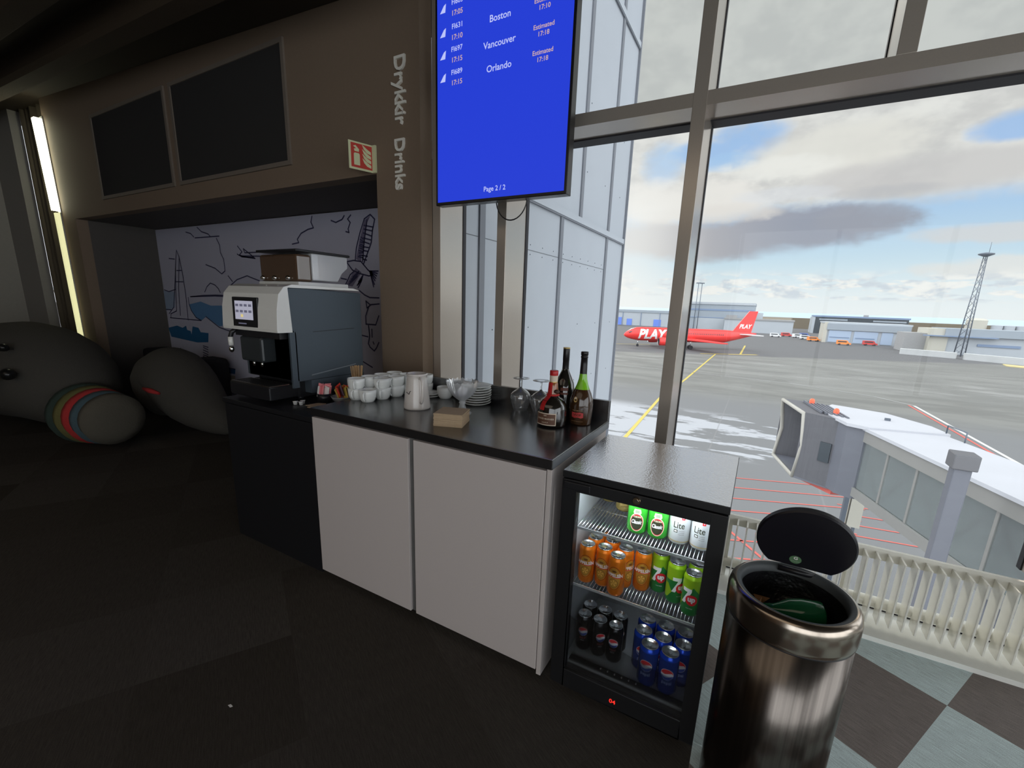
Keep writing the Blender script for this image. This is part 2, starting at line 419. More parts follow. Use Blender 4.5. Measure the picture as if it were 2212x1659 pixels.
# the lounge is glazed on right of the camera; unseen back glazing added for daylight
win2 = bpy.data.objects.new('window_2', None); COL.objects.link(win2); win2.location = (5.65, 0, 0); struct(win2, 'glazed side of the lounge right of the camera', 'window')
win3 = bpy.data.objects.new('added_window_3', None); COL.objects.link(win3); win3.location = (2.5, -5.25, 0); struct(win3, 'unseen glazing behind the camera, added to light the lounge', 'window')
for y in (-4.87, -3.4, -1.95, -.5, .95): b = MB(T=Matrix.Translation((-5.65, 0, 0))); b.box(5.6, 5.69, y, y + .057, .02, 2.85, M_alu); b.build('mullion', win2)
b = MB(T=Matrix.Translation((-5.65, 0, 0))); b.box(5.66, 5.662, -4.9, 2.44, 0, 2.85, GLASS); b.build('glass_pane', win2)
for x in (-.58, .95, 2.5, 4.05): b = MB(T=Matrix.Translation((-2.5, 5.25, 0))); b.box(x, x + .057, -5.29, -5.2, .02, 2.85, M_alu); b.build('mullion', win3)
b = MB(T=Matrix.Translation((-2.5, 5.25, 0))); b.box(-.6, 5.6, -5.262, -5.26, 0, 2.85, GLASS); b.build('glass_pane', win3)
# ------------------------------------------------------------------ building wing outside the glass
M_clad = mat('fibre_cement_cladding', (0.323, 0.347, 0.38), .55, nscale=3, var=.05)
M_batt = mat('cladding_joint', (.14, .15, .17), .6)
M_riv = mat('cladding_rivet', (.10, .11, .12), .5)
b = MB(); b.box(-3.4, -1.90, 2.96, 6.40, ZG, 9, M_clad); b.box(-1.90, -1.85, 2.50, 6.40, ZG, 9, M_clad)
for y0, z0, z1 in ((2.78, 2.27, 9), (3.74, 2.27, 9), (4.735, 2.27, 9), (5.71, 2.27, 9), (2.82, ZG, 2.22), (4.25, ZG, 2.22), (5.69, ZG, 2.22)):
    b.box(-1.85, -1.835, y0 - .035, y0 + .035, z0, z1, M_batt)
for z0 in (2.245, 4.6): b.box(-1.85, -1.825, 2.5, 6.40, z0 - .03, z0 + .03, M_clad); b.box(-1.85, -1.83, 2.5, 6.4, z0 - .045, z0 - .03, M_batt)
b.box(-1.852, -1.848, 2.5, 5.66, 1.817, 1.822, M_riv)
for zz in (1.86, 1.78):
    for i in range(13): b.box(-1.85, -1.846, 2.62 + i * .245, 2.628 + i * .245, zz, zz + .008, M_riv)
for zz in (2.75, 3.4, 1.15, .5, -.2):
    for i in range(6): b.box(-1.85, -1.846, 3.0 + i * .62, 3.01 + i * .62, zz, zz + .01, M_riv)
b.box(-1.86, -1.82, 6.40, 6.43, ZG, 9, M_batt)
struct(b.build('wall_wing'), 'grey clad wing of the terminal outside the glass')
# ------------------------------------------------------------------ apron, land and sea
def apron_mat():
    m = bpy.data.materials.new('apron_asphalt'); m.use_nodes = True; m.node_tree.nodes.clear(); N = NT(m.node_tree)
    tcn = N.node('ShaderNodeTexCoord'); sp = N.node('ShaderNodeSeparateXYZ'); N.l.new(tcn.outputs['Object'], sp.inputs[0])
    x, y = sp.outputs[0], sp.outputs[1]
    n = N.noise(tcn.outputs['Object'], .35, 6, .6); n2 = N.noise(N.comb(N.m('MULTIPLY', x, .05), N.m('MULTIPLY', y, .16), 0.0), 1.0, 6, .65)
    c = N.mix(N.ss(n2, .4, .6), (.141, .141, .132), (.180, .180, .168))
    c = N.mix(N.ss(N.m('ADD', y, N.m('MULTIPLY', x, -.55)), 134, 138), c, (.111, .111, .114))
    near = N.ss(y, 74, 60); c = N.mix(near, c, (.156, .159, .162))
    # pale dried salt streaks in the distance
    st = N.m('MULTIPLY', N.ss(N.noise(N.comb(N.m('MULTIPLY', x, .05), N.m('MULTIPLY', y, .14), 7.0), 1.3, 6, .7), .5, .66), N.m('MULTIPLY', N.ss(y, 85, 95), N.ss(y, 132, 120)))
    c = N.mix(N.m('MULTIPLY', st, .55), c, (.288, .288, .276))
    # leftover snow by the stand
    snow = N.m('MULTIPLY', N.ss(N.m('ADD', N.noise(N.comb(N.m('MULTIPLY', x, .10), N.m('MULTIPLY', y, .3), 2.0), 1.6, 6, .6), N.m('MULTIPLY', N.ss(x, 6, -14), .12)), .53, .58), N.m('MULTIPLY', N.ss(y, 38, 40), N.ss(y, 57, 52)))
    snow = N.m('MULTIPLY', snow, N.ss(x, 14, 6))
    c = N.mix(N.m('MULTIPLY', snow, .8), c, (.396, .408, .432))
    joint = N.m('MULTIPLY', N.m('LESS_THAN', N.m('MODULO', N.m('ADD', x, 1000.0), 7.5), .12), near)
    c = N.mix(N.m('MULTIPLY', joint, .5), c, (.2, .2, .2))
    b = N.node('ShaderNodeBsdfPrincipled'); o = N.node('ShaderNodeOutputMaterial'); N.l.new(b.outputs[0], o.inputs[0]); N.l.new(c, b.inputs['Base Color'])
    b.inputs['Roughness'].default_value = .8; b.inputs['Specular IOR Level'].default_value = .2
    return m
M_yel = mat('yellow_road_paint', (0.488, 0.385, 0.074), .6); M_red = mat('red_road_paint', (0.518, 0.111, 0.089), .6); M_wp = mat('white_road_paint', (0.518, 0.518, 0.503), .6)
b = MB(); b.box(-500, 700, 2.95, 420, ZG - .5, ZG, apron_mat()); struct(b.build('ground'), 'grey airport apron with patches of snow', 'ground')
b = MB(); b.box(-3000, 4000, 420, 1250, ZG - .6, ZG + .2, mat('heath', (0.148, 0.122, 0.085), .9, nscale=.01, var=.3))
b.box(20, 900, 405, 420, ZG, -2.6, mat('heath'))
struct(b.build('ground_land'), 'brown heath beyond the airport', 'ground')
b = MB(); b.box(-60000, 60000, 1250, 58000, ZG - 3, ZG - 2, mat('sea_water', (.42, .54, .66), .35, nscale=.001)); struct(b.build('ground_sea'), 'pale blue sea on the horizon', 'sea')
b = MB()
def stripe(pts, w, m):
    for (x0, y0), (x1, y1) in zip(pts, pts[1:]):
        L = math.hypot(x1 - x0, y1 - y0); nx, ny = -(y1 - y0) / L * w / 2, (x1 - x0) / L * w / 2
        b.add([(x0 + nx, y0 + ny, ZG + .02), (x1 + nx, y1 + ny, ZG + .02), (x1 - nx, y1 - ny, ZG + .02), (x0 - nx, y0 - ny, ZG + .02)], [(0, 1, 2, 3)], m)
stripe([(-9.4, 36), (-10.55, 60.5), (-10.1, 79.8), (-9.9, 133)], .35, M_yel); stripe([(-13.5, 131), (-7, 136)], .8, M_yel)
stripe([(-4, 138.5), (-4, 175)], .5, M_yel); stripe([(-7, 135.5), (0, 141)], 1.2, M_yel); stripe([(-60, 128), (-31, 150)], .5, M_yel)
stripe([(24, 40), (20.6, 50.8), (19.6, 78)], .35, M_wp); stripe([(23.2, 40), (19.9, 50.8), (19.0, 78)], .25, M_red)
stripe([(19.6, 78), (16, 83), (6, 88), (-10, 90), (-60, 92)], .3, mat('worn_white_road_paint', (0.311, 0.311, 0.303), .7))
for k in range(7): stripe([(-2.4 + k * .1, 21.0 + k * 2.1), (5.2 + k * .5, 24.6 + k * 2.1)], .13, M_red)
stripe([(3.9, 20), (-1.2, 27), (-2.2, 33)], .16, M_red)
for k in range(5): stripe([(5.8, 27 + k * 1.5), (11.2, 27.8 + k * 1.5)], .13, M_red)
struct(b.build('ground_marking'), 'painted guide lines on the apron', 'road marking')
# ------------------------------------------------------------------ airliner
AD = V((.89, .455, 0)).normalized(); AL = V((AD.y, -AD.x, 0))  # along nose->tail, towards the terminal
AO = V((-36.75, 137.4, ZG))
AT = Matrix(((AD.x, AL.x, 0, 0), (AD.y, AL.y, 0, 0), (0, 0, 1, 0), (0, 0, 0, 1))) @ Matrix.Diagonal((.9, 1, 1, 1))
M_ared = mat('red_aircraft_paint', (0.731, 0.047, 0.043), .3, nscale=.3); M_awh = mat('white_aircraft_paint', (.72, .72, .72), .35); M_tyre = mat('tyre_rubber', (.03, .03, .035), .8); M_chrome = mat('chrome', (.8, .8, .8), .12, 1.0, var=0)
pl = thing('airliner', AO, 'red passenger jet with white lettering parked across the apron', 'airplane')
def AB(): return MB(T=AT)
prof = [(0, .05, 3.4), (.4, .55, 3.45), (1.2, 1.05, 3.55), (2.6, 1.6, 3.75), (4.2, 1.95, 3.88), (6, 2.07, 3.9), (20, 2.07, 3.9), (30, 2.07, 3.9), (34, 1.9, 4.02), (38, 1.35, 4.4), (42, .7, 4.8), (44.5, .2, 5.05)]
def arad(s):
    for (a, r0, z0), (c_, r1, z1) in zip(prof, prof[1:]):
        if s <= c_:
            t = (s - a) / (c_ - a); return r0 + (r1 - r0) * t, z0 + (z1 - z0) * t
    return .2, 5
b = AB(); b.tube([(s, 0, z) for s, r, z in prof], [r for s, r, z in prof], M_ared, 40); b.build('fuselage', pl)
b = AB()
vs, fs = text2d('PLAY', 1, .04, shear=.25); vs = boxfit(vs, 9.3, 0, w=9.6, h=3.2)
vs2, fs2 = slice2d([(y, x) for x, y in vs], fs, .3)
out = []
for yy, s in vs2:
    r, z = arad(s); t = yy / r + .05; out.append((s, (r + .03) * math.cos(t), z + (r + .03) * math.sin(t)))
b.add(out, fs2, M_awh); b.build('lettering', pl)
b = AB()
b.prism([(1.35, 4.25), (1.75, 4.55), (2.8, 4.75), (2.9, 4.35)], .5, 1.35, M_riv, axis='y')
b.build('cockpit_window', pl)
for i in range(30):
    b = AB(); s = 14.6 + i * .62; b.box(s, s + .22, 1.96, 2.05, 4.35, 4.68, M_riv); b.build('cabin_window', pl)
for sgn in (1, -1):
    b = AB(); b.prism([(15.5, 1.6 * sgn), (23, 1.6 * sgn), (27.2, 17 * sgn), (25.3, 17 * sgn)], 2.85, 3.12, M_ared); b.build('wing', pl)
    b = AB(); b.prism([(38.3, .9 * sgn), (41.8, .9 * sgn), (43.6, 6.2 * sgn), (42.2, 6.2 * sgn)], 4.75, 4.95, M_awh); b.build('tailplane', pl)
    b = AB(); b.T = AT @ Matrix.Translation((10.2, 5.75 * sgn, 2.15)) @ Matrix.Rotation(PI / 2, 4, 'Y')
    b.lathe([(.95, .05), (1.08, 0), (1.2, .5), (1.22, 1.6), (1.12, 3.2), (.72, 4.4), (.5, 4.4)], M_ared, n=28); b.lathe([(.95, .05), (.9, .8), (0, .8)], M_tyre, n=28); b.lathe([(1.08, 0), (1.03, -.06), (.96, .04)], M_chrome, n=28)
    b.lathe([(.7, 4.4), (.3, 5.4), (0, 5.4)], M_chrome, n=20)
    e = b.build('engine', pl)
    b = AB(); b.prism([(12, 3.0), (17, 2.95), (17, 3.2), (12.6, 3.3)], 5.7 * sgn - .1, 5.7 * sgn + .1, M_ared, axis='y'); b.build('pylon', pl)
    for q in (0, 1):
        b = AB(); b.cyl((21.4 + q * .2 - .1, 3.8 * sgn + (q - .5) * 1.0 - .2, .58), .58, .4, M_tyre, 20, 'y'); b.build('wheel', pl)
    b = AB(); b.cyl((21.4, 3.8 * sgn, .6), .14, 2.4, M_chrome, 10); b.build('landing_gear_leg', pl)
for q in (-.25, .1):
    b = AB(); b.cyl((5, q, .38), .38, .16, M_tyre, 18, 'y'); b.build('wheel', pl)
b = AB(); b.cyl((5, 0, .4), .09, 1.8, M_chrome, 8); b.build('landing_gear_leg', pl)
b = AB(); b.prism([(34.6, 5.3), (36.6, 5.7), (41.2, 11.76), (44.0, 11.76), (42.6, 5.2)], -.2, .2, M_ared, axis='y')
fin = b.build('tail_fin', pl)
b = AB(); vs, fs = text2d('PLAY', 1, .04, shear=.25); vs = boxfit(vs, 40.6, 7.2, w=4.2, h=1.3); b.add([(x, .22, z) for x, z in vs], fs, M_awh); b.build('fin_lettering', pl)
# ------------------------------------------------------------------ far buildings
M_corr = mat('pale_metal_cladding', (0.266, 0.303, 0.34), .6, nscale=.5); M_corr2 = mat('white_metal_cladding', (0.37, 0.4, 0.429), .6, nscale=.5); M_bdoor = mat('blue_hangar_door', (.13, .22, .62), .5); M_lb = mat('light_blue_door', (0.333, 0.414, 0.533), .5)
M_band = mat('dark_blue_band', (.17, .23, .34), .5); M_blk = mat('black_glass_facade', (.035, .045, .055), .3); M_cream = mat('cream_cladding', (0.444, 0.429, 0.37), .6); M_roof = mat('grey_roof', (0.266, 0.266, 0.266), .7)
def bld(name, loc, label, boxes, cat='building'):
    t = thing(name, loc, label, cat)
    for pn, m, a in boxes:
        b = MB(T=Matrix.Translation([-q for q in loc])); b.box(*a, m); b.build(pn, t)
    return t
bld('hangar', (-90, 300, ZG), 'long low pale hangar with blue doors behind the nose of the red jet',
    [('wall', M_corr2, (-150, -41.2, 300, 340, ZG, -1.9)), ('roof', M_corr, (-150, -41.2, 299.6, 340, -1.9, -.4))] +
    [('door', M_bdoor, (x, x + w, 299.7, 300, ZG, ZG + h)) for x, w, h in ((-85.5, 3, 5), (-79, 3.4, 4.2), (-61.5, 4.5, 4.4), (-95, 4, 4.6))] +
    [('downpipe', M_band, (x, x + .25, 299.6, 300, ZG, -1.9)) for x in (-82, -70, -58, -90)])
bld('hangar', (-23, 300, ZG), 'tall pale hangar with a dark blue stripe behind the red jet',
    [('wall', M_corr, (-41, -4.9, 300, 350, ZG, 4.6)), ('roof_fascia', M_corr2, (-41.4, -4.6, 299.5, 350.5, 4.6, 5.9)), ('stripe', M_band, (-41.1, -4.8, 299.8, 300, .9, 1.9)),
     ('door', M_corr2, (-36, -20, 299.7, 300, ZG, -3.6)), ('side_annex', M_corr2, (-4.9, 0, 302, 345, ZG, .4)), ('rail', M_band, (-41.1, -4.8, 299.7, 300, -3.5, -3.1))])
bld('storage_building', (0, 285, ZG), 'low pale storage building beneath the tail fin of the red jet',
    [('wall', M_corr2, (-19, 15, 286, 299, ZG, -3.6)), ('roof', M_roof, (-19.4, 15.4, 285.6, 299, -3.6, -2.8)), ('vent', M_roof, (-18.5, -13, 288, 292, -2.8, -1.2))])
bld('terminal_building', (50, 330, ZG), 'long black glass building on the horizon behind the white shed',
    [('wall', M_blk, (27.5, 72, 330, 345, ZG, -.6)), ('roof', M_band, (27, 72.5, 329.5, 345, -.6, .3)), ('window_band', M_corr, (30, 44, 329.8, 330, -2.4, -1.5)), ('window_band', M_corr, (56, 71, 329.8, 330, -2.4, -1.6)), ('end_wall', M_corr2, (26.6, 28, 329.4, 346, ZG, -.8)), ('stair_tower', M_roof, (52, 54, 333, 336, .3, 1.3))])
bld('shed', (37, 230, ZG), 'white shed with pale blue roller doors right of the tail',
    [('wall', M_corr2, (24.4, 51.5, 230.5, 245, ZG, -4.6)), ('fascia', M_corr, (24.2, 51.5, 229.8, 245, -5.1, -2.5)), ('gable', M_cream, (23.2, 24.5, 230, 246, ZG, -2.0)), ('roof', M_corr2, (23, 52, 231, 247, -2.5, -1.9))] +
    [('door', M_lb, (x, x + w, 230.2, 230.5, ZG + .3, -5.3)) for x, w in ((25.2, 7.6), (33.8, 7.8), (42.8, 3.6))] + [('door_window', M_band, (x, x + w, 230.1, 230.3, -8.3, -7.9)) for x, w in ((25.6, 6.8), (34.4, 6.4))] + [('side_door', M_roof, (47.5, 48.9, 230.1, 230.5, ZG, -8))])
bld('shed', (70, 200, ZG), 'grey and cream shed behind the tall lattice mast',
    [('wall', M_corr2, (54.5, 96, 200.5, 215, ZG, -3.8)), ('fascia', M_corr, (53.4, 96, 199.5, 215, -4.4, -2.0)), ('gable', M_cream, (49.8, 54.5, 200, 215, ZG, -2.2)), ('canopy', M_band, (48, 66, 198.6, 200, -4.7, -4.35)), ('window_row', M_band, (62, 72, 200.2, 200.5, -7.4, -6.6)), ('link', M_roof, (44, 49.8, 203, 214, ZG, -4.0))])
for i, (x, y, r, zt, dome, lb) in enumerate(((99.5, 330, 4.2, .6, 1.2, 'largest domed storage tank behind the lattice mast'), (107.0, 328, 2.2, -1.7, .4, 'white tank just right of the large domed tank'), (111.6, 328, 2.2, -1.7, .4, 'white tank second from the right on the horizon'), (116.2, 328, 2.2, -1.7, .4, 'white tank farthest right on the horizon'))):
    t = thing('storage_tank', (x, y, ZG), lb, 'tank')
    b = MB(); b.lathe([(r, 0), (r, zt - ZG)], M_corr2 if i else M_cream, n=28); b.build('tank_shell', t)
    b = MB(); b.lathe([(r * 1.02, zt - ZG), (r * .9, zt - ZG + dome * .5), (r * .5, zt - ZG + dome * .9), (0, zt - ZG + dome)], M_corr2 if i else M_cream, n=28); b.build('tank_roof', t)
M_steel = mat('dark_galvanised_steel', (.12, .14, .17), .5, .3)
t = thing('lattice_mast', (56.3, 193, ZG), 'tall lattice mast with a platform on top at the right', 'mast')
b = MB()
for k in range(3):
    a = 2 * PI * k / 3 + .4; b.tube([(1.5 * math.cos(a), 1.5 * math.sin(a), 0), (.5 * math.cos(a), .5 * math.sin(a), 30.2)], [.17, .1], M_steel, 6)
b.build('mast_leg_frame', t)
b = MB()
for i in range(14):
    z0, z1 = i * 2.16, (i + 1) * 2.16
    for k in range(3):
        a, c_ = 2 * PI * k / 3 + .4, 2 * PI * (k + 1) / 3 + .4; r0, r1 = 1.5 - z0 / 30.2, 1.5 - z1 / 30.2
        b.tube([(r0 * math.cos(a), r0 * math.sin(a), z0), (r1 * math.cos(c_), r1 * math.sin(c_), z1)], .06, M_steel, 4)
b.build('bracing', t)
b = MB(); b.lathe([(.4, 30.2), (1.9, 30.9), (1.9, 31.2), (.3, 31.5)], M_steel, n=10); b.build('platform', t)
b = MB(); b.cyl((.5, 0, 31.3), .06, 3.2, M_steel, 6); b.build('antenna', t)
for x, y, h, lb in ((-36.6, 296, 27, 'thin floodlight mast standing before the tall hangar'), (-34.8, 298, 27, 'thin floodlight mast close right of the first one')):
    t = thing('floodlight_mast', (x, y, ZG), lb, 'mast')
    b = MB(); b.cyl((0, 0, 0), .2, h, M_steel, 8); b.build('pole', t)
    b = MB(); b.box(-1.3, 1.3, -.3, .3, h, h + .6, M_steel); b.build('lamp_head', t)
# small service vehicles and carts near the hangars
def cart(loc, rz, label, kind, mc, L=4.6, H=1.9, name='service_van'):
    t = thing(name, (loc[0], loc[1], ZG), label, kind, rz=rz)
    b = MB(); b.prism([(-L / 2, .4), (L / 2, .4), (L / 2, .9), (L / 2 - .7, 1.05), (L / 2 - 1.3, H), (-L / 2, H)], -.9, .9, mc, axis='y'); b.build('body', t)
    b = MB(); b.box(-L / 2 + .3, L / 2 - 1.5, -.93, .93, H * .62, H * .86, M_blk); b.build('side_window', t)
    for sx in (-L * .3, L * .3):
        for sy in (-.95, .75):
            b = MB(); b.cyl((sx, sy, .36), .36, .2, M_tyre, 12, 'y'); b.build('wheel', t)
M_vred = mat('red_vehicle_paint', (.6, .06, .05), .4); M_vor = mat('orange_vehicle_paint', (.8, .25, .05), .4); M_vbl = mat('blue_vehicle_paint', (.10, .16, .45), .4)
for a in (((11.5, 262), .2, 'small red service van right of the jet tail', 'van', M_vred), ((16.0, 256), .5, 'white van beside the storage building corner', 'van', M_awh),
          ((19.6, 268), .1, 'dark blue van behind the white van near the storage building', 'van', M_vbl), ((20.4, 232), .3, 'small orange vehicle at the left corner of the white shed', 'van', M_vor),
          ((29.0, 216), 0, 'orange cart in front of the pale blue roller doors', 'van', M_vor), ((38.5, 224), .1, 'red cart in front of the second roller door', 'van', M_vred),
          ((6.5, 250), .1, 'white van just behind the tail of the red jet', 'van', M_awh), ((18.4, 244), .2, 'white van left of the cream gable of the shed', 'van', M_awh)): cart(*a)
def lowbank(name, pts, w, h, m, label, cat, kind=None):
    b = MB()
    for (x0, y0), (x1, y1) in zip(pts, pts[1:]): b.prism([(x0, y0), (x1, y1), (x1 + w * .2, y1 + w), (x0 + w * .2, y0 + w)], ZG, ZG + h, m)
    o = b.build(name, bevel=.3); tag(o, label, cat)
M_snow = mat('old_snow', (.42, .43, .43), .8, nscale=.6, var=.15)
lowbank('snow_bank', [(40, 186), (52, 180)], 3, 1.7, M_snow, 'long white snow bank in front of the link between the sheds', 'snow')
lowbank('snow_bank', [(53, 178), (64, 170), (80, 160)], 3, 1.8, M_snow, 'long white snow bank below the lattice mast at the right edge', 'snow')
lowbank('grass_strip', [(57, 163), (75, 148)], 6, .2, mat('dry_grass', (.50, .42, .20), .9), 'strip of yellowed grass by the right snow bank', 'grass')
# ------------------------------------------------------------------ passenger boarding bridge
M_brg = mat('bridge_grey_panel', (0.126, 0.132, 0.155), .5, nscale=2); M_broof = mat('bridge_white_roof', (0.444, 0.451, 0.481), .5, nscale=1); M_bbeige = mat('bridge_beige_fascia', (0.222, 0.218, 0.207), .5, nscale=2); M_bell = mat('bellows_fabric', (0.104, 0.104, 0.115), .7, nscale=3, brush=(9, 9, .3), var=.2)
M_bglass = glassy('bridge_glass', (.90, .97, .955), 1.0, haze=.09); M_pipe = mat('cream_rubber_lip', (0.37, 0.355, 0.318), .6)
br = thing('boarding_bridge', (3.5, 18, ZG), 'glass sided passenger boarding bridge with a white roof and grey cab', 'boarding bridge')
def BB(): return MB(T=Matrix.Translation((-3.5, -18, -ZG)))
n0, n1 = V((3.40, 17.6)), V((5.75, 10.4)); dd = (n1 - n0).normalized(); nn = V((-dd.y, dd.x))
f0, f1 = n0 + nn * 1.9, n1 + nn * 1.9
b = BB(); b.prism([n0 - nn * .1, n1 - nn * .1, f1 + nn * .1, f0 + nn * .1], -2.25, -2.16, M_broof); b.build('roof', br)
b = BB(); b.prism([n0, n1, f1, f0], -4.45, -4.26, M_bbeige); b.prism([n0 - nn * .06, n1 - nn * .06, n1, n0], -4.5, -4.2, M_bbeige); b.build('floor_beam', br)
b = BB(); b.prism([n0 - nn * .05, n1 - nn * .05, n1, n0], -2.62, -2.25, M_bbeige); b.prism([f0 + nn * .05, f1 + nn * .05, f1, f0], -2.62, -2.25, M_bbeige); b.build('fascia', br)
b = BB(); b.prism([n0 + nn * .02, n1 + nn * .02, n1 + nn * .03, n0 + nn * .03], -4.2, -2.62, M_bglass); b.build('glass_wall', br)
b = BB(); b.prism([f0 - nn * .02, f1 - nn * .02, f1 - nn * .03, f0 - nn * .03], -4.2, -2.62, M_bglass); b.build('glass_wall', br)
b = BB()
Lt = (n1 - n0).length
for i in range(7):
    p = n0 + dd * (Lt * i / 6)
    for q in (V((0, 0)), nn * 1.86):
        b.prism([p + q, p + q + dd * .08, p + q + dd * .08 + nn * .05, p + q + nn * .05], -4.2, -2.62, M_bbeige)
for i in range(6):
    p, q = n0 + dd * (Lt * i / 6) + nn * .10, n0 + dd * (Lt * (i + 1) / 6) + nn * .10
    a0, a1 = (-4.2, -2.62) if i % 2 else (-2.62, -4.2)
    b.tube([(p.x, p.y, a0), (q.x, q.y, a1)], .055, M_bbeige, 6)
    b.tube([(p.x + nn.x * 1.7, p.y + nn.y * 1.7, a0), (q.x + nn.x * 1.7, q.y + nn.y * 1.7, a1)], .055, M_bbeige, 6)
b.build('window_frame', br)
b = BB(); b.prism([(2.35, 19.55), (2.95, 17.75), (3.40, 17.5), (5.25, 18.1), (4.4, 20.3), (2.9, 20.9)], -4.6, -2.2, M_brg); b.build('cab', br)
b = BB(); b.prism([(2.3, 19.6), (2.9, 17.65), (3.45, 17.35), (5.5, 17.9), (5.3, 18.9), (4.4, 20.4), (2.85, 21.0)], -2.2, -2.1, M_broof); b.build('cab_roof', br)
# bellows canopy round an open mouth facing the stand
A, Bp, Cc, Dd = V((1.23, 21.4)), V((1.80, 18.9)), V((2.6, 18.75)), V((2.3, 21.3))
b = BB(); b.prism([Bp, Cc + V((.4, -.6)), Cc, Bp + V((.06, .12))], -4.6, -2.2, M_bell); b.prism([A, Dd, Dd + V((0, .1)), A + V((0, .1))], -4.6, -2.2, M_bell); b.build('bellows', br)
b = BB(); b.prism([A, Bp, Cc + V((.3, -.5)), Dd], -2.25, -2.15, M_bell); b.build('bellows_top', br)
b = BB(); b.prism([A, Bp, Cc + V((.3, -.5)), Dd], -4.68, -4.58, M_brg); b.build('cab_floor', br)
b = BB(); b.tube([(A.x, A.y, -4.62), (A.x + .12, A.y, -3.4), (A.x, A.y, -2.2), (Bp.x, Bp.y, -2.2), (Bp.x + .12, Bp.y, -3.4), (Bp.x, Bp.y, -4.62)], .075, M_pipe, 8, closed=True); b.build('mouth_lip', br)
b = BB()
for i in range(6): b.prism([V((1.9 + i * .14, 21.0 - i * .1)), V((2.3 + i * .14, 19.0 - i * .12)), V((2.36 + i * .14, 19.02 - i * .12)), V((1.96 + i * .14, 21.02 - i * .1))], -2.14, -2.06, M_brg)
b.build('roof_ribs', br)
b = BB(); b.prism([(2.42, 18.505), (2.72, 18.318), (2.70, 18.285), (2.40, 18.472)], -3.75, -3.05, M_blk); b.build('cab_window', br)
for x, y in ((2.15, 20.6), (2.75, 19.0)):
    b = BB(); b.lathe([(.09, 0), (.09, .14), (.05, .2), (0, .21)], mat('red_beacon', (.9, .12, .05), .4), c=(x, y, -2.1), n=12); b.build('beacon', br)
b = BB(); b.prism([(2.1, 19.3), (2.95, 18.25), (3.3, 18.4), (2.5, 19.6)], -4.85, -4.68, M_red); b.build('under_panel', br)
b = BB()
b.cyl((5.7, 13.6, ZG), .3, 5.9, M_brg, 18)
b.build('support_column', br)
b = BB(); b.tube([(5.42, 18.0, -2.12), (5.42, 18.0, -1.85), (5.62, 17.2, -1.85), (5.62, 17.2, -2.2)], .02, M_steel, 6); b.box(4.1, 4.25, 18.9, 19.0, -2.1, -2.02, M_steel); b.build('roof_rail', br)
b = MB(); b.box(4.28, 4.72, 21.8, 22.4, -7.3, -5.95, M_cream); b.box(4.05, 4.2, 21.8, 22.1, ZG, -5.95, M_steel); b.box(4.2, 4.72, 21.9, 22.1, -6.1, -5.95, M_steel); b.box(4.5, 4.6, 21.9, 22.0, ZG, -7.3, M_steel); o = b.build('equipment_cabinet'); tag(o, 'cream equipment cabinet standing on the apron below the bridge cab', 'cabinet')
t = thing('lamp_column', (3.97, 12.0, ZG), 'square grey column with a box head before the boarding bridge', 'column')
b = MB(); b.box(-.14, .14, -.14, .14, 0, -1.62 - ZG, M_brg); b.build('post', t, bevel=.02)
b = MB(); b.box(-.2, .2, -.2, .2, -1.62 - ZG, -1.30 - ZG, mat('dark_grey_box', (0.112, 0.112, 0.12), .5)); b.build('box_head', t, bevel=.02)
